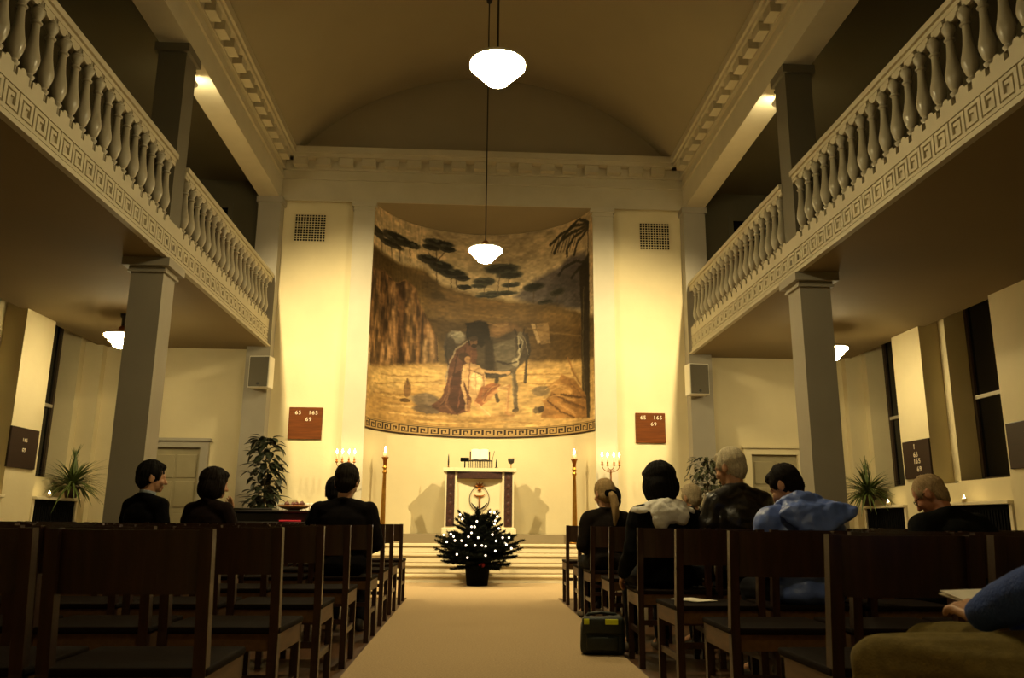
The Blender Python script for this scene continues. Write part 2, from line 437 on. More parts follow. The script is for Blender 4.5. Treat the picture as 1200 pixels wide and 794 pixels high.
# chancel steps and platform
m = MB(); SW = 1.8
tre = MB()
for k in range(4):
    y0 = 12.15+.28*k; z1 = .135*(k+1)
    m.box((-SW, y0, z1-.135), (SW, 14.6 if k == 3 else y0+.30, z1-.05)); m.bevbox((-SW, y0-.022, z1-.05), (SW, 14.6 if k == 3 else y0+.3, z1-.004), .008)
    tre.box((-SW, y0-.012, z1-.004), (SW, 14.55 if k == 3 else y0+.28, z1))
struct('chancel_steps', m, MARB); struct('floor_treads', tre, TREAD)
m = MB(); m.prism([(p[0]*.985, p[1]-.01) for p in arc(33, 0) if p[1] > 13.3]+[(1.72, 13.32), (-1.72, 13.32)], .54, .67, 'z'); struct('floor_platform', m, TAUPE)

# carpet
m = MB(); m.prism([(-.846, YR+.2), (.888, YR+.2), (.888, 9.75), (1.8, 9.75), (1.8, 12.12), (-1.8, 12.12), (-1.8, 9.75), (-.846, 9.75)], 0, .012, 'z'); o = m.build('carpet_runner', CARP)
tag(o, 'long beige carpet runner down the centre aisle', 'carpet')
# skirting
for sx, sn in ((-1, 'left'), (1, 'right')):
    m = MB(); a, b = sorted((sx*2.2, sx*3.39)); m.box((a, 13.075, 0), (b, YB, .14)); struct('baseboard_%s' % sn, m, GREY)
SHAPES=[('p',(98,86,78),0.05,[(0.6,4.89),(0.86,5.12),(1.13,5.24),(1.49,5.33),(1.82,5.48),(2.27,5.44),(2.36,4.41),(1.13,4.63)]),('p',(82,72,64),0.04,[(1.13,4.71),(1.42,5.16),(1.91,5.3),(2.32,5.21),(2.36,4.38)]),('p',(104,78,36),0.05,[(-2.56,5.4),(-1.73,5.3),(-1.12,5.32),(-0.78,5.09),(-0.02,4.93),(0.86,4.77),(1.41,4.67),(2.56,4.21),(2.52,3.24),(-2.37,3.2)]),('p',(88,66,28),0.05,[(-2.55,5.35),(-1.91,5.31),(-1.26,5.19),(-0.77,5.03),(-0.38,4.69),(-1.47,4.91),(-2.49,4.93)]),('p',(120,88,40),0.04,[(-1.24,4.77),(-0.57,4.8),(0.35,4.77),(1.41,4.53),(2.35,4.18),(2.35,4.0),(0.48,4.48),(-0.76,4.47)]),('p',(80,58,26),0.05,[(-1.23,4.46),(-0.57,4.43),(0.48,4.39),(2.29,3.96),(2.28,3.62),(0.87,3.81),(-0.74,3.91)]),('p',(132,96,44),0.03,[(-0.77,4.97),(-0.02,4.87),(0.86,4.73),(-0.02,4.76),(-0.64,4.83)]),('p',(92,66,28),0.05,[(0.05,4.33),(0.86,4.43),(2.29,4.07),(2.28,3.5),(0.06,3.71)]),('p',(118,80,40),0.02,[(-2.67,4.96),(-2.08,5.05),(-1.75,4.93),(-1.55,5.04),(-1.28,4.94),(-1.22,4.68),(-1.0,4.37),(-0.84,4.09),(-0.78,3.62),(-2.44,3.33)]),('p',(128,90,46),0.03,[(-2.53,4.86),(-2.27,4.92),(-2.14,4.15),(-2.14,3.43),(-2.36,3.39)]),('p',(104,70,34),0.03,[(-2.2,4.9),(-2.02,5.0),(-1.94,4.43),(-1.94,3.96),(-2.0,3.46),(-2.1,3.44)]),('p',(140,98,52),0.03,[(-1.97,4.93),(-1.79,4.9),(-1.71,4.37),(-1.73,3.83),(-1.79,3.49),(-1.91,3.47),(-1.88,4.09)]),('p',(92,60,30),0.03,[(-1.72,4.9),(-1.58,4.99),(-1.51,4.53),(-1.53,4.04),(-1.48,3.54),(-1.64,3.52)]),('p',(136,96,50),0.03,[(-1.53,4.95),(-1.36,4.93),(-1.29,4.57),(-1.32,4.08),(-1.25,3.58),(-1.43,3.55)]),('p',(118,80,42),0.03,[(-1.27,4.76),(-1.16,4.6),(-1.04,4.37),(-1.06,4.0),(-1.0,3.61),(-1.16,3.59)]),('p',(146,106,60),0.03,[(-1.03,4.31),(-0.9,4.12),(-0.82,3.63),(-0.98,3.61)]),('p',(160,120,70),0.03,[(-1.14,3.93),(-1.03,4.06),(-0.94,3.61),(-1.12,3.59)]),('p',(150,108,60),0.03,[(-2.08,3.76),(-1.9,3.91),(-1.79,3.49),(-2.12,3.44)]),('n',0.05,[(-2.66,4.93),(-2.08,5.03),(-1.75,4.91),(-1.55,5.02),(-1.28,4.93),(-1.2,4.66),(-1.0,4.36),(-0.84,4.09),(-0.78,3.62),(-2.45,3.34)]),('e',(58,54,38),[-2.44,5.655,0.305,0.095,0]),('e',(40,36,24),[-2.375,5.69,0.2,0.05,0]),('e',(58,54,38),[-1.835,5.73,0.41,0.11,0]),('e',(40,36,24),[-1.785,5.76,0.28,0.06,0]),('e',(58,54,38),[-1.475,5.715,0.27,0.075,0]),('e',(40,36,24),[-1.45,5.74,0.185,0.04,0]),('e',(58,54,38),[-1.965,5.58,0.39,0.06,0]),('e',(40,36,24),[-1.915,5.605,0.26,0.035,0]),('e',(58,54,38),[-1.06,5.525,0.245,0.085,0]),('e',(40,36,24),[-1.04,5.545,0.175,0.045,0]),('e',(58,54,38),[-0.79,5.425,0.265,0.115,0]),('e',(40,36,24),[-0.77,5.45,0.185,0.06,0]),('e',(58,54,38),[-0.56,5.325,0.285,0.095,0]),('e',(40,36,24),[-0.54,5.345,0.205,0.055,0]),('e',(58,54,38),[-0.385,5.25,0.16,0.06,0]),('e',(40,36,24),[-0.37,5.265,0.115,0.035,0]),('e',(58,54,38),[-0.33,5.08,0.145,0.05,0]),('e',(40,36,24),[-0.315,5.09,0.1,0.03,0]),('e',(58,54,38),[-0.86,5.865,0.325,0.085,0]),('e',(40,36,24),[-0.835,5.885,0.23,0.045,0]),('e',(58,54,38),[-1.0,5.76,0.205,0.06,0]),('e',(40,36,24),[-0.98,5.775,0.145,0.035,0]),('e',(58,54,38),[-0.665,5.775,0.16,0.055,0]),('e',(40,36,24),[-0.645,5.79,0.11,0.03,0]),('s',(70,52,30),0.018,[(-0.89,5.75),(-0.87,5.11)]),('s',(70,52,30),0.018,[(-0.89,5.49),(-1.05,5.65)]),('s',(70,52,30),0.018,[(-0.89,5.49),(-0.73,5.71)]),('s',(70,52,30),0.018,[(-2.24,5.6),(-2.19,5.35)]),('s',(70,52,30),0.018,[(-1.93,5.61),(-1.91,5.37)]),('s',(70,52,30),0.018,[(-1.71,5.68),(-1.68,5.35)]),('s',(70,52,30),0.018,[(-1.46,5.67),(-1.44,5.28)]),('s',(70,52,30),0.018,[(-0.59,5.25),(-0.58,5.05)]),('s',(70,52,30),0.018,[(-0.49,5.26),(-0.47,5.03)]),('e',(76,76,60),[0.35,5.45,0.365,0.11,0]),('e',(60,58,44),[0.35,5.44,0.275,0.07,0]),('e',(76,76,60),[0.505,5.33,0.27,0.08,0]),('e',(60,58,44),[0.51,5.325,0.205,0.045,0]),('e',(76,76,60),[0.04,5.21,0.225,0.08,0]),('e',(60,58,44),[0.04,5.205,0.175,0.045,0]),('e',(76,76,60),[-0.07,5.12,0.155,0.05,0]),('e',(60,58,44),[-0.07,5.12,0.115,0.03,0]),('e',(76,76,60),[0.54,5.135,0.185,0.055,0]),('e',(60,58,44),[0.54,5.125,0.135,0.035,0]),('e',(76,76,60),[0.295,4.98,0.39,0.05,0]),('e',(60,58,44),[0.29,4.97,0.295,0.03,0]),('e',(76,76,60),[0.105,4.93,0.25,0.04,0]),('e',(60,58,44),[0.105,4.92,0.19,0.02,0]),('s',(92,76,52),0.015,[(0.32,5.35),(0.29,4.98)]),('s',(92,76,52),0.015,[(0.04,5.15),(0.03,4.97)]),('s',(92,76,52),0.015,[(0.5,5.28),(0.48,4.99)]),('e',(62,58,40),[0.985,5.055,0.22,0.085,0]),('e',(44,42,28),[0.995,5.065,0.16,0.055,0]),('e',(62,58,40),[1.495,4.875,0.18,0.065,0]),('e',(44,42,28),[1.51,4.88,0.125,0.04,0]),('e',(62,58,40),[1.22,4.74,0.175,0.04,0]),('e',(44,42,28),[1.23,4.75,0.125,0.02,0]),('s',(84,64,40),0.014,[(0.98,5.01),(0.98,4.76)]),('s',(84,64,40),0.014,[(1.49,4.83),(1.47,4.66)]),('p',(138,104,56),0.01,[(1.03,4.34),(1.28,4.35),(1.33,3.96),(1.13,3.97)]),('p',(176,140,84),0.01,[(0.93,4.36),(1.01,4.35),(1.13,4.0),(1.08,3.97)]),('p',(190,146,72),0.04,[(-2.67,3.3),(-0.8,3.63),(0.0,3.59),(0.87,3.69),(2.53,3.51),(2.48,2.26),(-2.67,2.19)]),('p',(206,164,84),0.06,[(-2.37,3.28),(-0.86,3.54),(-0.54,3.44),(-1.11,3.15),(-2.35,3.04)]),('p',(176,130,58),0.07,[(-2.46,2.86),(-1.11,3.15),(-0.46,2.67),(0.38,2.59),(0.38,2.49),(-2.4,2.35)]),('p',(206,158,76),0.05,[(0.74,3.54),(1.56,3.5),(1.41,3.28),(1.13,3.19),(0.74,3.15)]),('s',(158,114,50),0.022,[(-2.05,3.26),(-0.98,3.37)]),('s',(214,172,92),0.018,[(-1.86,3.24),(-1.05,3.31)]),('s',(158,114,50),0.022,[(-2.24,3.08),(-0.72,3.31)]),('s',(214,172,92),0.018,[(-2.03,3.07),(-0.78,3.25)]),('s',(158,114,50),0.022,[(-2.28,2.93),(-1.17,3.02)]),('s',(214,172,92),0.018,[(-2.07,2.91),(-1.23,2.96)]),('s',(158,114,50),0.022,[(-2.11,2.8),(-0.71,2.86)]),('s',(214,172,92),0.018,[(-1.92,2.77),(-0.77,2.8)]),('s',(158,114,50),0.022,[(-2.0,2.67),(-0.52,2.72)]),('s',(214,172,92),0.018,[(-1.82,2.65),(-0.58,2.67)]),('s',(158,114,50),0.022,[(-1.36,2.6),(0.26,2.62)]),('s',(214,172,92),0.018,[(-1.22,2.56),(0.2,2.57)]),('s',(158,114,50),0.022,[(0.38,2.62),(1.13,2.56)]),('s',(214,172,92),0.018,[(0.5,2.57),(1.06,2.51)]),('s',(158,114,50),0.022,[(0.87,3.44),(1.8,3.37)]),('s',(214,172,92),0.018,[(1.0,3.38),(1.71,3.33)]),('s',(158,114,50),0.022,[(0.74,3.3),(1.41,3.22)]),('s',(214,172,92),0.018,[(0.87,3.24),(1.34,3.17)]),('p',(46,38,24),0.02,[(2.05,5.2),(2.39,5.4),(2.34,2.55),(2.1,2.57),(2.1,4.11)]),('s',(88,74,44),0.035,[(2.18,4.81),(2.13,3.76),(2.17,2.68)]),('s',(40,32,18),0.03,[(2.37,5.9),(2.28,4.6),(2.3,2.72)]),('s',(44,40,26),0.055,[(2.37,5.93),(1.92,6.01),(1.58,5.95),(1.33,5.8)]),('s',(44,40,26),0.055,[(2.37,5.9),(1.83,5.91),(1.54,5.8),(1.42,5.63)]),('s',(44,40,26),0.055,[(2.36,5.86),(1.92,5.82),(1.74,5.65),(1.72,5.5)]),('s',(44,40,26),0.055,[(2.36,5.83),(2.03,5.7),(1.91,5.48)]),('s',(44,40,26),0.055,[(2.37,5.93),(2.07,6.09),(1.83,6.02),(1.62,5.87)]),('s',(44,40,26),0.055,[(2.32,5.21),(1.96,5.35),(1.65,5.3),(1.53,5.19)]),('s',(44,40,26),0.055,[(2.32,5.15),(2.05,5.2),(1.84,5.07)]),('s',(52,46,30),0.016,[(1.47,5.91),(1.36,5.65)]),('s',(52,46,30),0.016,[(1.54,5.91),(1.43,5.64)]),('s',(52,46,30),0.016,[(1.61,5.92),(1.5,5.63)]),('s',(52,46,30),0.016,[(1.68,5.92),(1.57,5.62)]),('s',(52,46,30),0.016,[(1.76,5.92),(1.64,5.61)]),('s',(52,46,30),0.016,[(1.84,5.91),(1.71,5.59)]),('s',(52,46,30),0.016,[(1.92,5.91),(1.79,5.58)]),('s',(52,46,30),0.016,[(2.0,5.9),(1.87,5.57)]),('p',(150,98,40),0.015,[(1.41,3.16),(1.56,3.38),(1.88,3.25),(2.21,2.95),(2.23,2.56),(1.13,2.65),(1.21,2.94)]),('p',(176,122,52),0.015,[(1.23,3.18),(1.48,3.3),(1.79,3.12),(1.92,2.87),(1.48,3.01)]),('p',(168,112,46),0.015,[(1.13,2.95),(1.41,2.98),(1.87,2.71),(1.92,2.59),(1.41,2.64)]),('s',(92,56,22),0.03,[(1.41,3.04),(1.79,2.86),(2.15,2.73)]),('s',(92,56,22),0.03,[(1.27,2.94),(1.55,2.73),(1.87,2.6)]),('s',(78,48,20),0.04,[(1.56,3.03),(2.21,2.89)]),('s',(190,140,66),0.03,[(1.27,3.1),(1.52,3.17),(1.79,3.03)]),('s',(190,134,60),0.03,[(1.48,2.89),(1.87,2.66)]),('s',(140,92,40),0.035,[(1.72,3.65),(1.88,3.34),(2.06,3.14)]),('s',(168,118,54),0.02,[(1.77,3.59),(1.94,3.3)]),('e',(96,78,50),[1.08,2.79,0.125,0.06,0]),('e',(70,52,30),[1.13,2.805,0.065,0.055,0]),('e',(120,96,60),[1.135,3.125,0.18,0.095,0]),('e',(116,80,40),[-1.4,3.09,0.085,0.15,0]),('s',(96,64,30),0.04,[(-1.41,3.26),(-1.4,3.18)]),('e',(86,60,28),[-1.45,2.89,0.135,0.04,0]),('e',(150,120,74),[-1.285,2.945,0.09,0.055,0]),('e',(110,90,66),[-1.005,2.93,0.28,0.14,0]),('e',(96,76,56),[-0.955,2.78,0.33,0.07,0]),('e',(112,78,40),[0.41,4.255,0.325,0.185,0]),('e',(134,96,52),[0.345,4.3,0.19,0.11,0]),('p',(70,56,38),0.015,[(-0.7,3.92),(-0.67,4.17),(-0.47,4.26),(-0.13,4.23),(0.3,4.14),(0.61,4.26),(0.81,4.21),(0.92,3.99),(0.88,3.75),(0.71,3.61),(0.61,3.46),(0.22,3.39),(-0.14,3.43),(-0.54,3.53),(-0.66,3.68)]),('e',(124,112,88),[-0.465,4.135,0.17,0.125,0]),('e',(150,138,108),[-0.425,4.19,0.09,0.06,0]),('e',(56,44,30),[-0.58,3.93,0.105,0.22,0]),('p',(96,84,62),0.02,[(0.21,4.02),(0.61,4.13),(0.68,3.58),(0.31,3.47)]),('p',(36,26,16),0.01,[(-0.3,4.4),(-0.07,4.47),(0.12,4.43),(0.16,4.11),(-0.0,3.96),(-0.22,4.07)]),('p',(50,38,24),0.02,[(0.06,4.11),(0.21,4.11),(0.25,3.47),(0.07,3.47)]),('s',(104,92,68),0.085,[(0.72,4.19),(0.74,3.94),(0.64,3.67)]),('e',(150,134,98),[0.625,3.675,0.07,0.085,0]),('s',(176,160,120),0.03,[(0.67,4.16),(0.71,3.82),(0.64,3.67)]),('s',(52,42,28),0.05,[(0.84,4.18),(0.9,3.87),(0.84,3.69),(0.82,3.3)]),('s',(40,30,20),0.02,[(0.65,4.19),(0.61,4.29)]),('s',(40,30,20),0.02,[(0.77,4.2),(0.79,4.28)]),('e',(30,22,14),[0.72,3.98,0.035,0.03,0]),('s',(84,70,48),0.075,[(0.6,3.52),(0.64,3.21),(0.64,2.85)]),('e',(70,54,34),[0.64,2.805,0.065,0.045,0]),('s',(60,48,32),0.06,[(0.31,3.47),(0.26,3.22),(0.31,2.98)]),('s',(120,104,74),0.02,[(0.57,3.46),(0.61,2.97)]),('p',(150,108,50),0.03,[(-0.22,2.67),(0.32,2.74),(0.74,2.78),(0.5,2.67),(-0.1,2.62)]),('p',(92,52,32),0.012,[(-0.62,3.68),(-0.46,3.89),(-0.26,4.06),(-0.14,4.13),(-0.07,3.83),(-0.1,3.46),(-0.19,2.8),(-0.4,2.72),(-0.71,2.74),(-0.91,2.85),(-0.71,3.02),(-0.61,3.32)]),('p',(70,36,22),0.012,[(-0.48,3.45),(-0.29,3.58),(-0.24,2.85),(-0.43,2.74),(-0.58,2.9)]),('s',(150,128,96),0.03,[(-0.18,4.13),(-0.46,3.91),(-0.59,3.62),(-0.65,3.31)]),('s',(122,72,42),0.03,[(-0.53,3.2),(-0.64,2.89),(-0.52,2.77)]),('s',(120,66,40),0.03,[(-0.35,3.27),(-0.4,2.85)]),('e',(110,72,42),[-0.145,4.065,0.07,0.085,0]),('e',(60,44,28),[-0.15,4.13,0.085,0.05,0]),('e',(40,26,16),[-0.14,3.985,0.055,0.035,0]),('p',(196,150,88),0.01,[(-0.35,3.61),(-0.21,3.69),(-0.03,3.62),(0.08,3.47),(0.13,3.22),(0.06,2.98),(-0.14,2.98),(-0.24,3.15),(-0.32,3.36)]),('e',(226,186,118),[-0.08,3.34,0.115,0.18,0]),('e',(60,38,22),[-0.31,3.775,0.105,0.085,0]),('e',(168,118,66),[-0.245,3.73,0.06,0.07,0]),('s',(206,160,96),0.055,[(-0.33,3.55),(-0.34,3.27),(-0.26,3.0)]),('s',(190,142,82),0.04,[(-0.26,3.02),(-0.25,2.81)]),('s',(200,152,88),0.05,[(-0.12,3.58),(0.13,3.52),(0.49,3.49)]),('e',(190,142,80),[0.5,3.485,0.055,0.035,0]),('p',(150,84,40),0.01,[(0.01,3.22),(0.19,3.31),(0.36,3.28),(0.22,3.07),(0.01,2.89),(-0.12,2.92)]),('s',(186,128,66),0.07,[(0.07,2.98),(0.31,3.19),(0.52,3.25)]),('s',(176,120,60),0.06,[(0.52,3.24),(0.49,2.98),(0.46,2.77)]),('s',(170,112,56),0.035,[(0.45,2.75),(0.59,2.71)]),('s',(190,138,76),0.08,[(-0.08,2.92),(0.14,2.74)]),('s',(110,64,32),0.03,[(0.04,3.07),(0.19,3.22)]),('s',(168,112,58),0.05,[(-0.2,2.97),(-0.21,2.79)]),('s',(214,170,104),0.02,[(0.31,3.22),(0.49,3.27)]),('s',(90,60,34),0.02,[(-0.21,3.55),(0.01,3.46)]),('s',(58,30,20),0.025,[(-0.43,3.82),(-0.49,3.45),(-0.58,2.96)]),('s',(64,34,22),0.02,[(-0.29,3.95),(-0.36,3.45),(-0.37,2.85)]),('s',(112,66,40),0.018,[(-0.18,3.89),(-0.21,3.46),(-0.24,2.91)]),('s',(128,80,50),0.018,[(-0.54,3.44),(-0.6,3.08),(-0.76,2.83)]),('s',(66,36,24),0.02,[(-0.65,2.95),(-0.77,2.83),(-0.87,2.82)]),('s',(150,104,56),0.014,[(-0.24,3.58),(-0.14,3.53),(-0.04,3.57)]),('s',(160,114,64),0.012,[(-0.19,3.42),(-0.1,3.39),(-0.01,3.43)]),('s',(168,122,70),0.012,[(-0.09,3.55),(-0.09,3.22),(-0.06,3.04)]),('s',(146,98,54),0.02,[(0.03,3.47),(0.07,3.22),(0.04,3.03)]),('s',(220,176,110),0.014,[(0.31,3.19),(0.43,3.22),(0.51,3.22)]),('s',(206,160,96),0.012,[(0.48,3.16),(0.48,2.98),(0.45,2.81)]),('s',(214,170,106),0.014,[(-0.03,2.92),(0.08,2.81),(0.17,2.72)]),('s',(206,140,70),0.014,[(0.13,3.15),(0.2,3.22),(0.31,3.27)]),('s',(120,66,30),0.016,[(0.06,2.98),(0.13,3.1),(0.2,3.2)]),('s',(168,156,126),0.012,[(-0.56,4.15),(-0.44,4.21),(-0.34,4.18)]),('s',(44,34,24),0.03,[(-0.63,3.99),(-0.66,3.8),(-0.59,3.62)]),('s',(110,98,72),0.03,[(0.24,3.96),(0.42,4.02),(0.61,3.97)]),('s',(50,40,28),0.03,[(0.3,3.71),(0.49,3.65),(0.65,3.68)]),('s',(140,124,92),0.012,[(0.77,4.15),(0.84,4.0),(0.87,3.81)]),('s',(60,50,36),0.014,[(0.63,4.13),(0.67,3.94),(0.64,3.76)]),('s',(190,176,140),0.012,[(0.7,4.14),(0.77,4.05),(0.74,3.95)]),('s',(64,50,34),0.02,[(-0.11,4.44),(-0.01,4.47),(0.09,4.43)]),('s',(24,18,12),0.03,[(-0.25,4.39),(-0.27,4.2),(-0.22,4.01)]),('s',(150,112,62),0.02,[(0.11,4.42),(0.3,4.36),(0.48,4.38)]),('s',(204,152,78),0.014,[(1.21,3.14),(1.41,3.22),(1.68,3.16)]),('s',(196,142,70),0.014,[(1.31,3.01),(1.56,3.02),(1.88,2.88)]),('s',(190,136,66),0.014,[(1.41,2.87),(1.68,2.79),(1.93,2.67)]),('s',(108,70,30),0.018,[(1.62,2.91),(1.88,2.8),(2.13,2.71)]),('s',(120,78,34),0.02,[(1.8,3.18),(1.99,3.04),(2.14,2.88)]),('s',(138,104,52),0.02,[(-0.57,4.6),(-0.01,4.56),(0.61,4.5)]),('s',(116,86,42),0.025,[(0.86,4.3),(1.41,4.14),(2.08,3.98)]),('e',(86,84,62),[-1.995,5.71,0.1,0.02,0]),('e',(86,84,62),[-1.705,5.75,0.09,0.02,0]),('e',(86,84,62),[-1.385,5.725,0.08,0.025,0]),('e',(86,84,62),[-0.905,5.915,0.07,0.025,0]),('e',(86,84,62),[-0.755,5.855,0.07,0.025,0]),('e',(86,84,62),[-0.59,5.385,0.065,0.025,0]),('e',(86,84,62),[-0.825,5.485,0.07,0.025,0]),('e',(86,84,62),[-1.045,5.575,0.07,0.025,0]),('e',(86,84,62),[0.245,5.505,0.07,0.025,0]),('e',(86,84,62),[0.465,5.425,0.07,0.025,0]),('e',(86,84,62),[-0.01,5.245,0.065,0.025,0])]
# ------------------------------------------------------------------ painted mural on the niche wall
def paint_mural():
    t0 = math.asin(NW/NR); s1 = NR*t0; NXm, NZm = 520, 560
    s = np.linspace(-s1, s1, NXm); z = np.linspace(2.31, ZBM-.012, NZm)
    Sg, Zg = np.meshgrid(s, z)
    rng = np.random.default_rng(3)
    def vnoise(fx, fz):
        gx, gz = int(4*fx)+3, int(4*fz)+3; G = rng.random((gz, gx))
        u = (Sg+s1)/(2*s1)*(gx-2); v = (Zg-2.31)/(ZBM-2.31)*(gz-2)
        i = u.astype(int); j = v.astype(int); a = u-i; b = v-j; a = a*a*(3-2*a); b = b*b*(3-2*b)
        return (G[j, i]*(1-a)+G[j, i+1]*a)*(1-b)+(G[j+1, i]*(1-a)+G[j+1, i+1]*a)*b
    n1, n2, n3 = vnoise(2, 3), vnoise(6, 9), vnoise(18, 26)
    wob = (vnoise(12, 12)-.5)*.02+(vnoise(40, 40)-.5)*.016; wob2 = (vnoise(12, 12)-.5)*.02+(vnoise(40, 40)-.5)*.016
    PX, PZ = Sg+wob, Zg+wob2
    img = np.zeros((NZm, NXm, 3))
    sky0, sky1 = np.array((216, 184, 126.)), np.array((206, 174, 118.))
    k = np.clip((Zg-4.5)/1.5, 0, 1)[..., None]; img[:] = sky0*(1-k)+sky1*k
    cl = np.clip((n1*.6+n2*.4-.45)*3, 0, 1)[..., None]; img += cl*np.array((26, 20, 12))-np.array((8, 6, 4))
    def blend(c, a): img[:] = img*(1-a[..., None])+np.array(c, float)*a[..., None]
    def segd(p, q):
        dx, dz = q[0]-p[0], q[1]-p[1]; L2 = dx*dx+dz*dz+1e-9
        t = np.clip(((PX-p[0])*dx+(PZ-p[1])*dz)/L2, 0, 1)
        return np.hypot(PX-p[0]-t*dx, PZ-p[1]-t*dz)
    jag = vnoise(17, 4)*.55+vnoise(34, 9)*.3+vnoise(9, 6)*.15; jag = np.clip((jag-.5)*2.4+.5, 0, 1)
    for sh in SHAPES:
        if sh[0] == 'n':
            pts = sh[2]; ins = np.zeros(Sg.shape, bool)
            for p, q in zip(pts, pts[1:]+pts[:1]):
                c = (p[1] > PZ) != (q[1] > PZ); xi = (q[0]-p[0])*(PZ-p[1])/((q[1]-p[1]) or 1e-9)+p[0]; ins ^= c & (PX < xi)
            f = (.55+.65*jag)[..., None]; img[:] = np.where(ins[..., None], img*f, img)
        elif sh[0] == 'p':
            pts = sh[3]; ins = np.zeros(Sg.shape, bool); d = np.full(Sg.shape, 9.)
            for p, q in zip(pts, pts[1:]+pts[:1]):
                c = (p[1] > PZ) != (q[1] > PZ)
                xi = (q[0]-p[0])*(PZ-p[1])/((q[1]-p[1]) or 1e-9)+p[0]; ins ^= c & (PX < xi); d = np.minimum(d, segd(p, q))
            sd = np.where(ins, d, -d); blend(sh[1], np.clip(.5+sd/(2*max(sh[2], .008)), 0, 1)*.96)
        elif sh[0] == 'e':
            cx, cz, rx, rz, _ = sh[2]; r = np.hypot((PX-cx)/rx, (PZ-cz)/rz); blend(sh[1], np.clip((1.08-r)/.25, 0, 1)*.92)
        else:
            d = np.full(Sg.shape, 9.)
            for p, q in zip(sh[3], sh[3][1:]): d = np.minimum(d, segd(p, q))
            blend(sh[1], np.clip((sh[2]/2-d)/.02+.5, 0, 1)*.85)
    hs, vs_ = vnoise(7, 42), vnoise(46, 8)
    gr = np.clip((3.62-Zg)/.12, 0, 1); cliff = np.clip((-1.05-Sg)/.1, 0, 1)*(1-gr)
    img *= (.72+.16*n2+.22*n3+.14*hs*gr+.22*vs_*cliff+.08*vnoise(40, 40))[..., None]*np.array((1.0, .99, .98))
    img = img*.72+img.mean(-1, keepdims=True)*.28; img *= 1.02
    # key border
    zb = Zg-2.31
    band = zb < .185
    img[band] = (44, 30, 16)
    u = np.mod(Sg+s1, .2)/.2*5; v = (zb-.03)/.125*5; L = np.zeros(Sg.shape, bool)
    def rc(a, b, c, d): return (u >= a) & (u < b) & (v >= c) & (v < d)
    L |= rc(0, 5, 0, .8) | rc(0, .8, 0, 5) | rc(0, 4.1, 4.2, 5) | rc(3.3, 4.1, 1.4, 5) | rc(1.6, 4.1, 1.4, 2.2) | rc(1.6, 2.4, 1.4, 3.4)
    L &= (v >= 0) & (v < 5); L |= (zb > .17) & (zb < .18)
    img[L] = (170, 140, 90)
    co = np.stack([NR*np.sin(Sg/NR), NC+NR*np.cos(Sg/NR)-.006*1, Zg], -1)
    me = bpy.data.meshes.new('mural')
    idx = np.arange(NXm*NZm).reshape(NZm, NXm)
    q = np.stack([idx[:-1, :-1], idx[:-1, 1:], idx[1:, 1:], idx[1:, :-1]], -1).reshape(-1, 4)
    # the painted skin sits 6 mm proud of the plaster
    co[..., 0] *= .9965; co[..., 1] = NC+(co[..., 1]-NC)*.9965
    me.from_pydata(co.reshape(-1, 3).tolist(), [], q.tolist())
    c = np.clip(img/255, 0, 1); c = np.where(c <= .04045, c/12.92, ((c+.055)/1.055)**2.4)
    at = me.color_attributes.new('paint', 'FLOAT_COLOR', 'POINT')
    rgba = np.ones((NXm*NZm, 4), np.float32); rgba[:, :3] = c.reshape(-1, 3); at.data.foreach_set('color', rgba.ravel())
    m = bpy.data.materials.new('mural_paint'); m.use_nodes = True; nt = m.node_tree; b = nt.nodes['Principled BSDF']
    a = nt.nodes.new('ShaderNodeVertexColor'); a.layer_name = 'paint'; nt.links.new(a.outputs['Color'], b.inputs['Base Color'])
    b.inputs['Roughness'].default_value = .55; b.inputs['Specular IOR Level'].default_value = .3
    o = link('mural', me, m, None, True)
    tag(o, 'large painted landscape mural with horse and figures on the curved niche wall', 'mural')
paint_mural()
# ------------------------------------------------------------------ chairs
def make_chair():
    t = thing('wooden_chair', 'x', 'chair')
    hw = .23
    for sx in (-1, 1):                      # rear posts run to the top of the back
        m = MB(); x0, x1 = (sx*hw, sx*(hw-.036)); a, b = min(x0, x1), max(x0, x1)
        m.prism([(-.005, 0), (.035, 0), (.038, .44), (-.012, .835), (-.046, .835), (-.002, .44)], a, b, 'x'); m.build('rear_leg', WOODD, t)
    for sx in (-1, 1):
        m = MB(); x0, x1 = (sx*hw, sx*(hw-.034)); a, b = min(x0, x1), max(x0, x1)
        m.prism([(.365, 0), (.395, 0), (.402, .43), (.366, .43)], a, b, 'x'); m.build('front_leg', WOODD, t)
    m = MB(); n = 10; poly = []
    for i in range(n+1):
        x = -hw+.03+(2*hw-.06)*i/n; poly.append((x, .022*(1-((x)/(hw-.03))**2)))
    back = [(p[0], p[1]-.0) for p in poly]; front = [(p[0], p[1]+.016) for p in reversed(poly)]
    M = Matrix.Translation((0, -.028, 0))
    me = MB(); me.prism([(x, -y-.0) for x, y in back]+[(x, -y+.02) for x, y in [(p[0], p[1]) for p in reversed(poly)]], .655, .832, 'z')
    for v in me.bm.verts: v.co.y += -.008+(.655-v.co.z)*.10
    me.build('backrest', WOODD, t)
    m = MB(); m.bevbox((-hw-.004, .0, .432), (hw+.004, .415, .458), .008); m.build('seat', SEATW, t)
    m = MB(); m.box((-hw+.0, .036, .36), (-hw+.018, .40, .434)); m.box((hw-.018, .036, .36), (hw-.0, .40, .434))
    m.box((-hw+.02, .375, .36), (hw-.02, .395, .434)); m.box((-hw+.02, .012, .37), (hw-.02, .03, .434)); m.build('seat_apron', APRON, t)
    for sx in (-1, 1):
        m = MB(); a, b = sorted((sx*(hw-.008), sx*(hw-.026))); m.box((a, .02, .19), (b, .38, .222)); m.build('stretcher', WOODD, t)
    m = MB(); m.box((-hw+.03, .01, .25), (hw-.03, .028, .28)); m.build('stretcher', WOODD, t)
    return t
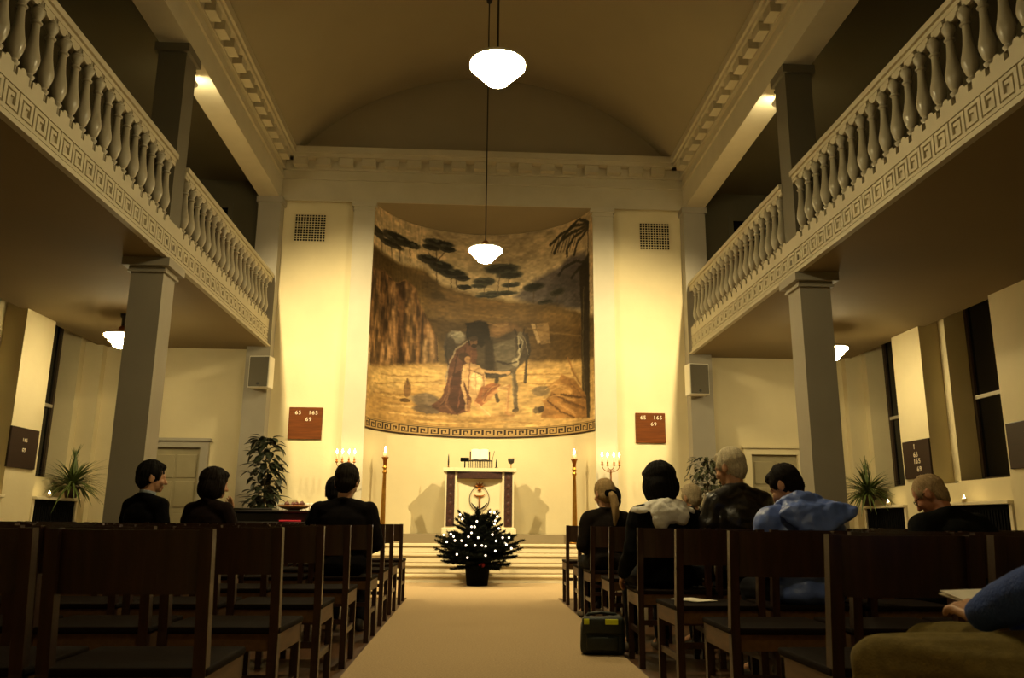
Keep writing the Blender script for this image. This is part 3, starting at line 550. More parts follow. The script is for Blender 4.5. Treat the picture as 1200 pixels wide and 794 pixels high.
ROWY = [2.4, 3.3, 4.2, 5.15, 6.22, 7.2, 8.05, 9.05]
ORD = ['first', 'second', 'third', 'fourth', 'fifth', 'sixth', 'seventh', 'eighth', 'ninth', 'tenth']
KM = {'left': [3, 4, 5, 6, 7, 8, 8, 4], 'right': [3, 4, 5, 6, 7, 7, 8, 4]}
WOBX = random.Random(5)
chair0 = make_chair(); nchair = 0
for sn in ('left', 'right'):
    for r, y in enumerate(ROWY):
        for k in range(KM[sn][r]):
            x = -1.096-.5*k if sn == 'left' else 1.138+.5*k
            if r == 6 and k in (4, 5): continue                     # the column stands there
            lab = 'chair %s of the aisle, %s row from camera, %s' % (sn, ORD[r], 'beside the carpet' if k == 0 else '%s seat from the carpet' % ORD[k])
            rz = WOBX.uniform(-.025, .025); loc = (x+WOBX.uniform(-.006, .006), y+.04, 0)
            if nchair == 0: chair0.location = loc; chair0.rotation_euler = (0, 0, rz); chair0['label'] = lab; chair0['group'] = 'rows of wooden chairs'
            else: copy_thing(chair0, loc, rz, lab, 'rows of wooden chairs')
            nchair += 1
copy_thing(chair0, (1.375, 1.625, 0), .785, 'wooden chair under the person in blue jacket and khaki trousers, nearest the camera', 'rows of wooden chairs')

# ------------------------------------------------------------------ lamps
def lamp_glass(R, tiers=True):
    m = MB()
    k = R/.22
    m.lathe([(.05, .018*k), (R*.9, .012*k), (R, .0), (R*1.0, -.022*k), (R*.93, -.036*k), (R*.74, -.05*k), (R*.73, -.085*k), (R*.67, -.098*k), (R*.48, -.11*k), (R*.47, -.145*k), (R*.40, -.16*k), (R*.2, -.178*k), (.01, -.182*k)], 36)
    return m
def pendant(y, z, top, lab, x=0.0, R=.232, gm=None, rod=.009, grp='ceiling pendant lamps'):
    t = thing('pendant_lamp', lab, 'lamp', (x, y, z), 0, grp)
    lamp_glass(R).build('lamp_shade', gm or LAMPG, t, smooth=True)
    k = R/.22; m = MB(); m.lathe([(R*1.012, -.006*k), (R*1.015, .012*k), (R*.95, .024*k), (.07*k, .045*k), (.06*k, .05*k)], 36, None, True); m.build('lamp_cover', WHITE, t, angle=40)
    m = MB(); m.lathe([(.045, .045*k), (.055, .06*k), (.05, .10*k), (.02, .13*k)], 16); m.build('lamp_holder', BRASS, t, smooth=True)
    m = MB(); m.tube([(0, 0, .13*R/.22), (0, 0, top-z)], rod); m.build('rod', IRON, t)
    m = MB(); m.lathe([(.02, top-z-.06), (.04, top-z-.04), (.05, top-z+.03)], 16); m.build('ceiling_cup', IRON, t, smooth=True)
ZT = arcZ+arcR
pendant(10.75, 4.56, ZT, 'glowing white pendant lamp farther off, hanging in front of the mural')
pendant(6.15, 4.62, ZT, 'large glowing white pendant lamp nearer the camera at top centre', x=.02)
pendant(1.55, 4.62, ZT, 'glowing white pendant lamp overhead, above the camera and out of the photo', x=.02, gm=LAMPO)
for sx, sn in ((-1, 'left'), (1, 'right')):
    pendant(10.9, 3.28, ZG, 'small stepped white lamp under the %s gallery behind the column' % sn, x=sx*4.88, R=.22, gm=LAMPS, rod=.022, grp='lamps under the galleries')
# spot lamps on the beam soffits
for sx, sn in ((-1, 'left'), (1, 'right')):
    t = thing('spot_lamp', 'small spot lamp clamped under the %s ceiling beam behind the upper column' % sn, 'lamp', (sx*3.58, 9.02, ZBM), 0, 'beam spot lamps')
    m = MB(); m.lathe([(.03, -.02), (.035, 0)], 12); m.tube([(0, 0, 0), (0, 0, -.10)], .008); m.build('bracket', IRON, t)
    R = Matrix.Translation((0, .0, -.13)) @ Matrix.Rotation(math.radians(-90-14), 4, 'X') @ Matrix.Rotation(0, 4, 'Y')
    m = MB(); m.lathe([(.025, -.09), (.04, -.07), (.045, .05), (.05, .06)], 16, R); m.build('lamp_housing', WHITE, t, smooth=True)
    m = MB(); m.lathe([(.042, .058), (.042, .064)], 16, R); m.build('lens', SPOTL, t)

# ------------------------------------------------------------------ wall fittings
for sx, sn in ((-1, 'left'), (1, 'right')):
    t = thing('vent_grille', 'square pierced vent grille high on the %s wall bay' % sn, 'vent', (sx*2.935, YB, 5.68), 0, 'wall vent grilles')
    m = MB(); m.box((-.25, -.012, -.23), (.25, .0, .23)); m.build('backing', BLACK, t)
    m = MB(); n = 11
    for i in range(n+1):
        x = -.26+.52*i/n; m.box((x-.006, -.016, -.24), (x+.006, -.012, .24)); z = -.24+.48*i/n; m.box((-.26, -.016, z-.006), (.26, -.012, z+.006))
    m.build('lattice', CREAM, t)

def digits(txt, size, M, m, parent):
    cu = bpy.data.curves.new('t', 'FONT'); cu.body = txt; cu.size = size; cu.extrude = .003; cu.align_x = 'CENTER'; cu.align_y = 'CENTER'
    o = bpy.data.objects.new('t', cu); C.objects.link(o); dg = bpy.context.evaluated_depsgraph_get()
    me = bpy.data.meshes.new_from_object(o.evaluated_get(dg)); bpy.data.objects.remove(o); me.transform(M)
    for mm in list(me.materials): me.materials.pop()
    return link('numeral', me, m, parent)
NUMW = mat('number_plate_paint', (235, 222, 196), .5, .02)
def hymn_board(lab, loc, rz, wm, w, hgt, rows, sz=.085):
    t = thing('hymn_board', lab, 'hymn board', loc, rz, 'hymn boards')
    m = MB(); m.bevbox((-w/2, -.03, -hgt/2), (w/2, 0, hgt/2), .006); m.build('board', wm, t)
    for txt, x, z in rows:
        d = sz*.62
        for i, ch in enumerate(txt):
            M = Matrix.Translation((x+(i-(len(txt)-1)/2)*d, -.034, z)) @ Matrix.Rotation(PI/2, 4, 'X'); digits(ch, sz, M, NUMW, t)
R3 = [('65', -.12, .165), ('165', .12, .165), ('69', .05, .06)]
hymn_board('brown hymn board with white numbers on the wall left of the niche', (-2.805, YB, 2.38), 0, BOARD, .53, .51, R3)
hymn_board('brown hymn board with white numbers on the wall right of the niche', (2.765, YB, 2.38), 0, BOARD, .49, .49, R3)
hymn_board('dark hymn board with white numbers on the pier between the right windows', (XW, 11.02, 1.76), PI/2*-1, BOARDD, .68, .52, [('1', -.02, .17), ('65', 0, .06), ('165', .02, -.03), ('69', .06, -.14)], .1)
hymn_board('dark hymn board on the nearer right pier, cut by the photo edge', (XW, 8.72, 1.76), -PI/2, BOARDD, .68, .52, [('165', .05, .1), ('69', .05, -.03)], .1)
hymn_board('dark hymn board on the pier beside the left window', (-XW, 11.0, 1.76), PI/2, BOARDD, .68, .52, [('165', 0, .1), ('69', 0, -.03)], .07)

for sx, sn in ((-1, 'left'), (1, 'right')):
    t = thing('loudspeaker', 'white box loudspeaker under the %s gallery end' % sn, 'speaker', (sx*3.46, 12.72, 2.87), sx*.12, 'wall loudspeakers')
    m = MB(); m.bevbox((-.165, -.12, 0), (.165, .1, .5), .012); m.build('cabinet', WHITE, t)
    m = MB(); m.bevbox((-.15, -.132, .015), (.15, -.118, .485), .008); m.build('grille', mat('speaker_cloth_'+sn, (104, 98, 82), .9, .1, 200), t)
    m = MB(); m.lathe([(.022, 0), (.02, .005)], 14, Matrix.Translation((0, -.133, .06)) @ Matrix.Rotation(PI/2, 4, 'X')); m.build('badge', IRON, t)
    m = MB(); m.box((-.03, .1, .2), (.03, .16, .28)); m.build('wall_bracket', IRON, t)

t = thing('radiator', 'white wall radiator behind the fruit bowl, left of the niche', 'radiator', (-2.75, 13.0, 0))
m = MB()
for i in range(14): m.bevbox((-.42+.06*i, -.035, .15), (-.42+.06*i+.05, .035, 1.13), .008)
m.build('ribs', WHITE, t); m = MB(); m.tube([(-.45, 0, .2), (.45, 0, .2)], .018); m.tube([(-.4, 0, 0), (-.4, 0, .2)], .012); m.tube([(.4, 0, 0), (.4, 0, .2)], .012); m.build('pipe', WHITE, t)

# ------------------------------------------------------------------ altar
t = thing('altar', 'cream altar with dark side panels and round emblem on its curved front', 'altar', (0.0, 13.72, .67))
m = MB(); m.bevbox((-.60, -.30, 0), (.60, .30, .10), .01); m.build('plinth', MARB, t)
m = MB()
for sx in (-1, 1):
    a, b = sorted((sx*.56, sx*.37)); m.box((a, -.26, .10), (b, .28, 1.0))
m.box((-.56, .05, .10), (.56, .28, 1.0)); m.box((-.37, -.24, .90), (.37, .1, 1.0)); m.build('body', MARB, t)
m = MB(); n = 20; pl = [(-.37+.74*i/n, -.22+.08*math.sin(PI*i/n)) for i in range(n+1)]; m.prism(pl+[(.37, .08), (-.37, .08)], .10, .885, 'z'); m.build('curved_front', MARB, t, angle=30)
DARKP = mat('carved_dark_panel', (54, 26, 16), .45, .5, 26, .3, 60)
for sx in (-1, 1):
    a, b = sorted((sx*.535, sx*.405)); m = MB(); m.bevbox((a, -.275, .12), (b, -.255, .995), .004)
    p = m.build('side_panel', DARKP, t)
    q = MB()
    for k in range(6): q.ell((sx*.47, -.276, .2+.14*k), (.026, .005, .036)); 
    q.build('carving', mat('panel_relief_%d' % (sx+1), (66, 32, 20), .5, .3, 20), p, smooth=True)
m = MB(); m.bevbox((-.365, -.275, .885), (.365, -.235, .995), .004); m.build('lintel_panel', DARKP, t)
m = MB(); n = 16; pl = [(-.60, -.30), (-.42, -.33)]+[(-.42+.84*i/n, -.33+.05*math.sin(PI*i/n)) for i in range(1, n)]+[(.42, -.33), (.60, -.30), (.60, .30), (-.60, .30)]
m.prism(pl, 1.0, 1.06, 'z'); m.build('altar_slab', MARB, t)
# emblem: ring, drooping cross, crown of leaves, palm branches
e = MB(); cz = .56; cy = -.075
def eY(x): return -.228+.08*math.sin(PI*min(max((x+.37)/.74, 0), 1))
e.tube([(.16*math.cos(a), eY(.16*math.cos(a))-.008, cz+.20*math.sin(a)) for a in np.linspace(0, 2*PI, 40)], .0055, 6); em = e.build('emblem', IRON, t, smooth=True)
e = MB(); e.tube([(0, eY(0)-.012, cz-.16), (0, eY(0)-.012, cz+.05)], [.006, .012])
for sx in (-1, 1): e.tube([(0, eY(0)-.012, cz+.045), (sx*.05, eY(.05)-.012, cz+.05), (sx*.095, eY(.09)-.012, cz+.075)], [.012, .013, .003])
e.build('cross', BRASS, em, smooth=True)
e = MB()
for k, a in enumerate((90, 50, 130, 15, 165)): e.tube([(0, eY(0)-.012, cz+.19), (.045*math.cos(math.radians(a)), eY(0)-.014, cz+.19+.06*math.sin(math.radians(a))), (.09*math.cos(math.radians(a)), eY(.05)-.012, cz+.19+.095*math.sin(math.radians(a)))], [.006, .014, .003])
e.ell((0, eY(0)-.012, cz+.15), (.03, .01, .03)); e.build('crown', BRASS, em, smooth=True)
e = MB()
for sx in (-1, 1): e.tube([(0, eY(0)-.012, cz-.17), (sx*.07, eY(.07)-.012, cz-.13), (sx*.13, eY(.13)-.012, cz-.06)], [.005, .014, .006])
e.tube([(0, eY(0)-.012, cz-.17), (0, eY(0)-.012, cz-.24)], [.006, .014]); e.build('palm_branch', IRON, em, smooth=True)
AZ = .67+1.06
t = thing('book_stand', 'slatted book stand at the centre of the altar top', 'book stand', (0, 13.70, AZ))
m = MB(); m.box((-.19, -.06, 0), (.19, .06, .015)); m.box((-.2, -.06, .125), (.2, .06, .14))
for k in range(14): x = -.185+.37*k/13; m.box((x-.006, -.055, .015), (x+.006, -.04, .125)); m.box((x-.006, .03, .015), (x+.006, .045, .125))
m.build('slatted_base', IRON, t); m = MB(); m.box((-.17, .03, .14), (.17, .045, .29), Matrix.Rotation(.0, 4, 'X')); m.build('rest', WOODD, t)
t = thing('open_book', 'open white book leaning on the altar book stand', 'book', (0, 13.69, AZ+.142))
Rb = Matrix.Rotation(-.35, 4, 'X')
for sx in (-1, 1):
    m = MB(); pl = [(sx*.002, -.022)]+[(sx*.145*i/6, -.022-.016*math.sin(PI*i/6)) for i in range(1, 7)]+[(sx*.145, .0), (sx*.002, .0)]
    m.prism(pl, 0, .19, 'z', Rb); m.build('pages', WHITE, t)
m = MB(); m.box((-.15, .0, -.0), (.15, .006, .195), Rb); m.box((-.145, -.02, .19), (.145, .0, .2), Rb); m.build('cover', GOLD, t)
t = thing('black_box', 'small black box on the left of the altar book stand', 'box', (-.24, 13.70, AZ+.0))
m = MB(); m.bevbox((-.02, -.06, 0), (.0, .06, .13), .004); m.bevbox((-.085, -.06, .12), (.06, .06, .18), .008); m.build('case', BLACK, t)
t = thing('altar_candlestick', 'slim dark candlestick at the left end of the altar top', 'candlestick', (-.52, 13.62, AZ))
m = MB(); m.lathe([(.045, 0), (.04, .012), (.012, .02), (.009, .05)], 14); m.build('base', GOLD, t, smooth=True); m = MB(); m.lathe([(.011, .04), (.014, .1), (.009, .19), (.002, .235)], 10); m.build('candle', IRON, t, smooth=True)
t = thing('altar_candlestick', 'short black candlestick right of the altar book stand', 'candlestick', (.275, 13.62, AZ))
m = MB(); m.lathe([(.04, 0), (.036, .012), (.014, .03), (.012, .04)], 14); m.build('base', IRON, t, smooth=True); m = MB(); m.lathe([(.013, .03), (.013, .1), (.003, .165)], 10); m.build('candle', IRON, t, smooth=True)
t = thing('goblet', 'dark chalice at the right end of the altar top', 'chalice', (.52, 13.62, AZ))
m = MB(); m.lathe([(.035, 0), (.03, .008), (.008, .02), (.008, .075), (.02, .09)], 16); m.build('foot', GOLD, t, smooth=True)
m = MB(); m.lathe([(.012, .08), (.045, .10), (.052, .13), (.055, .17), (.05, .17), (.04, .12), (.01, .095)], 18); m.build('bowl', IRON, t, smooth=True)
m = MB(); m.tube([(.21, 13.70, AZ+.16), (.235, 13.70, AZ+.26), (.245, 13.70, AZ+.30)], .004); m.tube([(.21, 13.70, AZ), (.21, 13.70, AZ+.16)], .005)
tag(m.build('gooseneck_lamp', IRON, None), 'thin bent metal stem right of the open altar book', 'stem')

# ------------------------------------------------------------------ tall candle stands and candelabra
def flame(m, x, y, z, s=1.0):
    m.lathe([(.002*s, 0), (.009*s, .008*s), (.012*s, .02*s), (.008*s, .038*s), (.001, .058*s)], 10, Matrix.Translation((x, y, z)))
for sx, sn in ((-1, 'left'), (1, 'right')):
    zb = 0.54
    t = thing('candle_stand', 'tall gilded candle stand with lit candle on the %s of the niche' % sn, 'candle stand', (sx*1.515, 13.12, zb), 0, 'tall niche candle stands')
    m = MB(); m.lathe([(.13, 0), (.13, .03), (.09, .05), (.05, .09), (.06, .13)], 20); m.build('base', GOLD, t, smooth=True)
    m = MB(); m.lathe([(.045, .12), (.04, .3), (.032, .8), (.026, 1.06), (.034, 1.07), (.038, 1.085), (.034, 1.1), (.026, 1.11), (.026, 1.14), (.036, 1.15), (.036, 1.165), (.028, 1.175), (.028, 1.22)], 18); m.build('shaft', GOLD, t, smooth=True)
    m = MB(); m.lathe([(.028, 1.2), (.03, 1.25), (.044, 1.3), (.056, 1.31), (.056, 1.322), (.02, 1.322)], 18); m.build('cup', BRASS, t, smooth=True)
    m = MB(); m.lathe([(.034, 1.315), (.033, 1.40), (.02, 1.405)], 14); c = m.build('candle', WAX, t, smooth=True)
    m = MB(); flame(m, 0, 0, 1.405, 1.5); m.build('flame', FLAME, c, smooth=True)
    t = thing('candelabrum', 'four-armed brass candelabrum with lit candles before the %s pilaster' % sn, 'candelabrum', (sx*2.06-.02, 12.72, 0), 0, 'four-armed candelabra')
    m = MB(); m.lathe([(.16, 0), (.16, .02), (.06, .05), (.02, .08)], 18); m.build('base', BRASS, t, smooth=True)
    m = MB(); m.tube([(0, 0, .06), (0, 0, 1.62)], .011); m.ell((0, 0, 1.5), (.02, .02, .02)); m.ell((0, 0, 1.0), (.022, .022, .03)); m.build('stem', BRASS, t, smooth=True)
    for r in (.05, .135):
        for s2 in (-1, 1):
            m = MB(); pts = [(0, 0, 1.62-.0)]+[(s2*r*math.sin(a), 0, 1.74-(.10 if r > .1 else .06)*math.cos(a)) for a in np.linspace(.15, PI/2, 8)]
            m.tube(pts, .006, 6)
            m.lathe([(.008, 1.735), (.024, 1.745), (.028, 1.755), (.012, 1.76), (.016, 1.785), (.016, 1.795)], 12, Matrix.Translation((s2*r, 0, 0))); arm = m.build('arm', BRASS, t, smooth=True)
            m = MB(); m.lathe([(.011, 1.785), (.010, 1.875), (.004, 1.88)], 10, Matrix.Translation((s2*r, 0, 0))); m.build('candle', WAX, arm, smooth=True)
            m = MB(); flame(m, s2*r, 0, 1.88, 1.2); m.build('flame', FLAME, arm, smooth=True)
    m = MB(); m.tube([(-.06, 0, 1.68), (0, 0, 1.655), (.06, 0, 1.68)], .005, 6); m.build('brace', BRASS, t, smooth=True)

# ------------------------------------------------------------------ christmas tree
rt = random.Random(11)
FIR = mat('fir_needles', (9, 13, 8), .9, .4, 8, spec=.1)
t = thing('christmas_tree', 'small wide dark Christmas tree in a black pot before the chancel steps', 'tree', (-.03, 11.62, 0))
m = MB(); m.lathe([(.145, .012), (.168, .23), (.175, .25), (.16, .26), (.14, .22)], 20); m.build('pot', BLACK, t, smooth=True)
m = MB(); m.tube([(0, 0, .2), (0, 0, .6), (0, 0, .92)], [.028, .02, .006]); m.build('trunk', mat('fir_bark', (50, 36, 22), .9), t)
tips = []; m = MB()
def needles(p, q, w, n):
    d = (q-p); L = d.length; dn = d.normalized(); o = dn.orthogonal().normalized(); w2 = dn.cross(o)
    for i in range(n):
        t_ = (i+rt.random())/n; a = rt.uniform(0, 2*PI); s_ = (o*math.cos(a)+w2*math.sin(a))
        b = p+d*t_; e = b+(s_*.75+dn*.65)*w*(1-.25*t_); sd = dn.cross(s_)*.0055
        m.bm.faces.new([m.bm.verts.new(b-sd), m.bm.verts.new(b+sd), m.bm.verts.new(e)])
TIERS = [(.27, .36, -.02, 12), (.31, .48, .04, 14), (.36, .58, .10, 15), (.41, .62, .18, 16), (.46, .64, .26, 16), (.52, .58, .26, 14), (.58, .46, .25, 12), (.64, .39, .26, 12), (.70, .36, .34, 11), (.76, .33, .52, 10), (.80, .29, .70, 9), (.84, .2, .6, 6)]
for z, Lt, up0, nb in TIERS:
    lv = rt.random()*3
    for k in range(nb):
        a = 2*PI*(k+rt.random()*.6)/nb+lv; L = Lt*rt.uniform(.82, 1.06); up = up0+rt.uniform(-.05, .08)
        p0 = Vector((0, 0, z+rt.uniform(-.03, .03))); p1 = p0+Vector((math.cos(a)*L*.55, math.sin(a)*L*.55, L*up*.35)); p2 = p0+Vector((math.cos(a)*L, math.sin(a)*L, L*up))
        m.tube([p0, p1, p2], [.009, .007, .003], 5)
        needles(p0+(p1-p0)*.15, p1, .052, int(150*L)+12); needles(p1, p2, .05, int(190*L)+16)
        for s2 in (-1, 1):
            for tt in (.25, .45, .65, .85):
                b = p0+(p1-p0)*min(1, tt*2) if tt < .5 else p1+(p2-p1)*(tt-.5)*2
                l2 = L*.40*(1.15-tt); a2 = a+s2*.7; e = b+Vector((math.cos(a2)*l2, math.sin(a2)*l2, l2*up*.8))
                m.tube([b, e], [.005, .002], 4); needles(b, e, .046, int(230*l2)+10)
m.build('branches', FIR, t)
m = MB()
for k in range(7):
    a = k*2*PI/7; m.ell((.035*math.cos(a), -.02*abs(math.sin(a)), .045*math.sin(a)), (.032, .016, .024), Matrix.Translation((.03, -.24, .30)) @ Matrix.Rotation(a, 4, 'Y'))
m.ell((.03, -.26, .30), (.018, .014, .018))
b = m.build('bow', mat('red_ribbon', (150, 20, 40), .5), t, smooth=True); b['label'] = 'red bow above the pot'
lt = thing('light_string', 'string of small warm white bulbs on the Christmas tree', 'fairy lights', (-.03, 11.62, 0))
BP = [(-.37, .70), (-.31, .62), (-.33, .67), (-.22, .62), (-.16, .56), (-.13, .67), (-.09, .80), (-.09, .72), (-.22, .90), (-.25, .96), (-.04, .56), (.0, .66), (.05, .56), (.10, .55), (.19, .70), (.22, .84), (.23, .88), (.26, .94), (.16, 1.0), (.22, .99), (.24, .62), (.33, .66), (.36, .60), (.38, .57), (.42, .66), (-.42, .60), (-.14, .40), (.10, .43), (-.28, .44), (.23, .49), (-.02, .87), (.28, .78), (.45, .52), (-.05, .80), (-.47, .69)]
wm = MB(); prev = None
for x, z in BP:
    Rz = float(np.interp(z, [.36, .48, .6, .7, .8, .95, 1.05], [.44, .62, .6, .5, .42, .36, .25])); y = -math.sqrt(max(.004, (Rz*.98)**2-x*x))*.92
    p = Vector((x, y, z)); m = MB(); m.ell((0, 0, 0), .0135, None, 10, 8); o = m.build('bulb', BULB, lt, smooth=True); o.location = p
    if prev is not None: wm.tube([prev, (prev+p)/2+Vector((0, .0, -.03)), p], .002, 4)
    prev = p
wm.build('wire', BLACK, lt)

# ------------------------------------------------------------------ plants
LEAF1 = mat('spiky_leaf', (78, 92, 40), .45, .25, 10)
LEAF2 = mat('dark_leaf', (34, 40, 24), .4, .3, 10)
LEAF3 = mat('ficus_leaf', (52, 56, 30), .45, .3, 10)
def spiky(x, y, z, lab, R=.36, n=110, seed=1):
    r = random.Random(seed); t = thing('spiky_plant', lab, 'plant', (x, y, z))
    m = MB(); m.lathe([(.075, 0), (.10, .13), (.105, .15), (.095, .15), (.085, .12)], 18); m.build('pot', mat('plant_pot_%d' % seed, (60, 44, 30), .6), t, smooth=True)
    m = MB()
    for i in range(n):
        a = r.uniform(0, 2*PI); el = r.uniform(-.15, 1.4); d = Vector((math.cos(a)*math.cos(el), math.sin(a)*math.cos(el), math.sin(el)))
        m.leaf(Vector((.03*math.cos(a), .03*math.sin(a), .14+r.uniform(0, .1))), d, Vector((0, 0, 1)) if el < 1.2 else Vector((math.cos(a), math.sin(a), .2)), R*r.uniform(.75, 1.2), .026, r.uniform(.25, .75), 6)
    m.build('leaves', LEAF1, t)
spiky(5.93, 12.34, 1.155, 'spiky green plant on the far right window shelf', .42, 230, 2)
spiky(-5.90, 12.2, 1.155, 'spiky green plant on the far left window shelf', .42, 200, 3)
def bush(x, y, lab, z0, z1, R, n, size, lm, seed, zs=(0, 1)):
    r = random.Random(seed); t = thing('potted_bush', lab, 'plant', (x, y, 0))
    m = MB(); m.lathe([(.13, 0), (.17, .30), (.18, .33), (.16, .33), (.15, .28)], 20); m.build('pot', mat('bush_pot_%d' % seed, (70, 50, 36), .6), t, smooth=True)
    st = MB(); lf = MB(); st.tube([(0, 0, .25), (.02, .0, z0), (0, .01, (z0+z1)/2), (0, 0, z1-.1)], [.02, .016, .012, .006])
    for i in range(n):
        zz = r.uniform(z0, z1); f = (zz-z0)/(z1-z0); rr = R*(.55+.45*math.sin(PI*(.15+.8*f)))*math.sqrt(r.random()); a = r.uniform(0, 2*PI)
        b = Vector((rr*math.cos(a), rr*math.sin(a)*.7, zz)); d = Vector((math.cos(a), math.sin(a), r.uniform(-1.1, .4)))
        if i % 7 == 0: st.tube([(0, 0, zz-.12), b], [.005, .002], 4)
        lf.leaf(b, d, Vector((0, 0, 1)), size*r.uniform(.7, 1.25), size*.62, .25, 4)
    st.build('stems', mat('stem_bark_%d' % seed, (60, 48, 28), .8), t); lf.build('leaves', lm, t)
bush(-3.2, 12.35, 'tall climbing plant with large dark leaves left of the niche', 1.0, 2.1, .25, 230, .15, LEAF2, 21)
bush(3.44, 12.3, 'bushy small-leaved plant at the foot of the right pilaster', 1.0, 1.86, .36, 420, .085, LEAF3, 22)

# ------------------------------------------------------------------ low cabinet, bowl, small things
t = thing('black_cabinet', 'low black cabinet behind the left chairs with a bowl on top', 'cabinet', (-2.62, 10.6, 0))
BLK = mat('black_lacquer', (16, 13, 12), .35, .1)
m = MB(); m.bevbox((-.62, -.25, .06), (.55, .3, .955), .01); m.build('body', BLK, t)
m = MB(); m.bevbox((-.66, -.28, .955), (.58, .32, .985), .008); m.bevbox((-.64, -.1, .985), (.0, .3, 1.01), .006); m.build('top_board', BLK, t)
m = MB(); m.bevbox((-.62, -.46, .80), (.55, -.25, .845), .008); m.build('ledge', BLK, t)
for a in (-.6, .49):
    m = MB(); m.box((a, -.44, 0), (a+.04, -.40, .8)); m.build('leg', BLK, t)
for a in (-.58, .0):
    m = MB(); m.bevbox((a, -.262, .12), (a+.53, -.25, .74), .004); d = m.build('door', BLK, t)
    m = MB(); m.ell((a+.48 if a < -.3 else a+.05, -.27, .45), .012); m.build('knob', BRASS, d, smooth=True)
t = thing('fruit_bowl', 'shallow brown bowl on top of the black cabinet', 'bowl', (-2.36, 10.55, .985))
m = MB(); m.lathe([(.07, 0), (.08, .01), (.16, .03), (.205, .06), (.20, .066), (.15, .04), (.02, .02)], 24); m.build('dish', mat('bowl_wood', (150, 104, 58), .4, .2), t, smooth=True)
for i, (x, y, r, w) in enumerate(((-.09, 0, .035, 'leftmost'), (-.02, .03, .032, 'rearmost'), (.035, -.03, .033, 'foremost'), (.09, .02, .038, 'rightmost'))):
    m = MB(); m.lathe([(.004, r*.86), (r*.5, r*.95), (r*.95, r*.3), (r, -.1*r), (r*.7, -.75*r), (r*.2, -.97*r)], 14); m.tube([(0, 0, r*.8), (.004, 0, r*1.3)], .003, 5)
    o = m.build('fruit', mat('dark_fruit_%d' % i, (84, 36, 22), .35, .2), None, smooth=True, loc=(-2.36+x, 10.55+y, 1.035+r*.75)); tag(o, '%s of the dark round fruits in the bowl' % w, 'fruit', 'fruits in the bowl')
m = MB(); m.bevbox((-.13, -.09, 0), (.13, .09, .022), .005, Matrix.Rotation(.2, 4, 'Z')); o = m.build('red_booklet', mat('red_cover', (190, 24, 50), .5), None, loc=(-2.33, 10.24, .845)); tag(o, 'red booklet lying on the ledge of the black cabinet', 'booklet')

for (x, y, z, lab) in ((5.99, 11.86, 1.155, 'lit tea light beside the spiky plant on the far right window shelf'), (5.99, 9.98, 1.155, 'lit tea light on the nearer right window shelf'), (-5.98, 11.75, 1.155, 'lit tea light on the far left window shelf')):
    t = thing('tea_light', lab, 'candle', (x, y, z), 0, 'tea lights on the window shelves')
    m = MB(); m.lathe([(.03, 0), (.034, .045), (.031, .045), (.028, .02)], 14); m.build('glass_cup', WAX, t, smooth=True)
    m = MB(); flame(m, 0, 0, .03, .9); m.build('flame', FLAME, t, smooth=True)

# bag on the carpet edge
t = thing('shoulder_bag', 'black-green bag with yellow reflective patches on the carpet edge', 'bag', (.765, 5.72, .012), -.12)
BAGM = mat('bag_nylon', (16, 26, 16), .55, .2, 30, .3, 120)
m = MB(); m.bevbox((-.15, -.10, 0), (.15, .12, .225), .035, None, 3)
for v in m.bm.verts:
    v.co.x *= 1-.18*v.co.z; v.co.z += .02*math.sin(v.co.x*9)*(v.co.z > .1)
m.build('body', BAGM, t, smooth=True)
m = MB(); m.bevbox((-.138, -.115, .13), (.138, -.03, .24), .018, None, 2); m.build('flap', BAGM, t, smooth=True)
REFL = mat('reflective_patch', (226, 236, 40), .4, .05)
for a, b in ((-.125, -.09), (.015, .10)):
    m = MB(); m.bevbox((a, -.121, .195), (b, -.114, .23), .003); p = m.build('reflective_patch', REFL, t); p['label'] = 'bright yellow reflective patch'
m = MB(); m.tube([(-.13, .05, .2), (-.09, .05, .245), (0, .05, .255), (.09, .05, .245), (.13, .05, .2)], .011, 6); m.build('strap', BAGM, t, smooth=True)
m = MB(); m.bevbox((-.11, -.128, .03), (.10, -.10, .12), .012, None, 2); m.build('front_pocket', BAGM, t, smooth=True)

# sheets of paper
PAPER = mat('white_paper', (236, 228, 206), .8, .02)
m = MB(); m.box((-.075, -.1, 0), (.075, .1, .003), Matrix.Rotation(.5, 4, 'Z')); o = m.build('paper_sheet', PAPER, None, loc=(1.07, 4.50, .462)); tag(o, 'white folded sheet lying on the empty seat behind the woman with white hood', 'paper')
# ------------------------------------------------------------------ people
SKIN = mat('skin', (188, 140, 104), .5, .08, 20)
SKIN2 = mat('skin_ruddy', (176, 118, 84), .5, .1, 20)
def T3(x, y, z): return Matrix.Translation((x, y, z))
def RX(d): return Matrix.Rotation(math.radians(d), 4, 'X')
def RY(d): return Matrix.Rotation(math.radians(d), 4, 'Y')
def RZ(d): return Matrix.Rotation(math.radians(d), 4, 'Z')

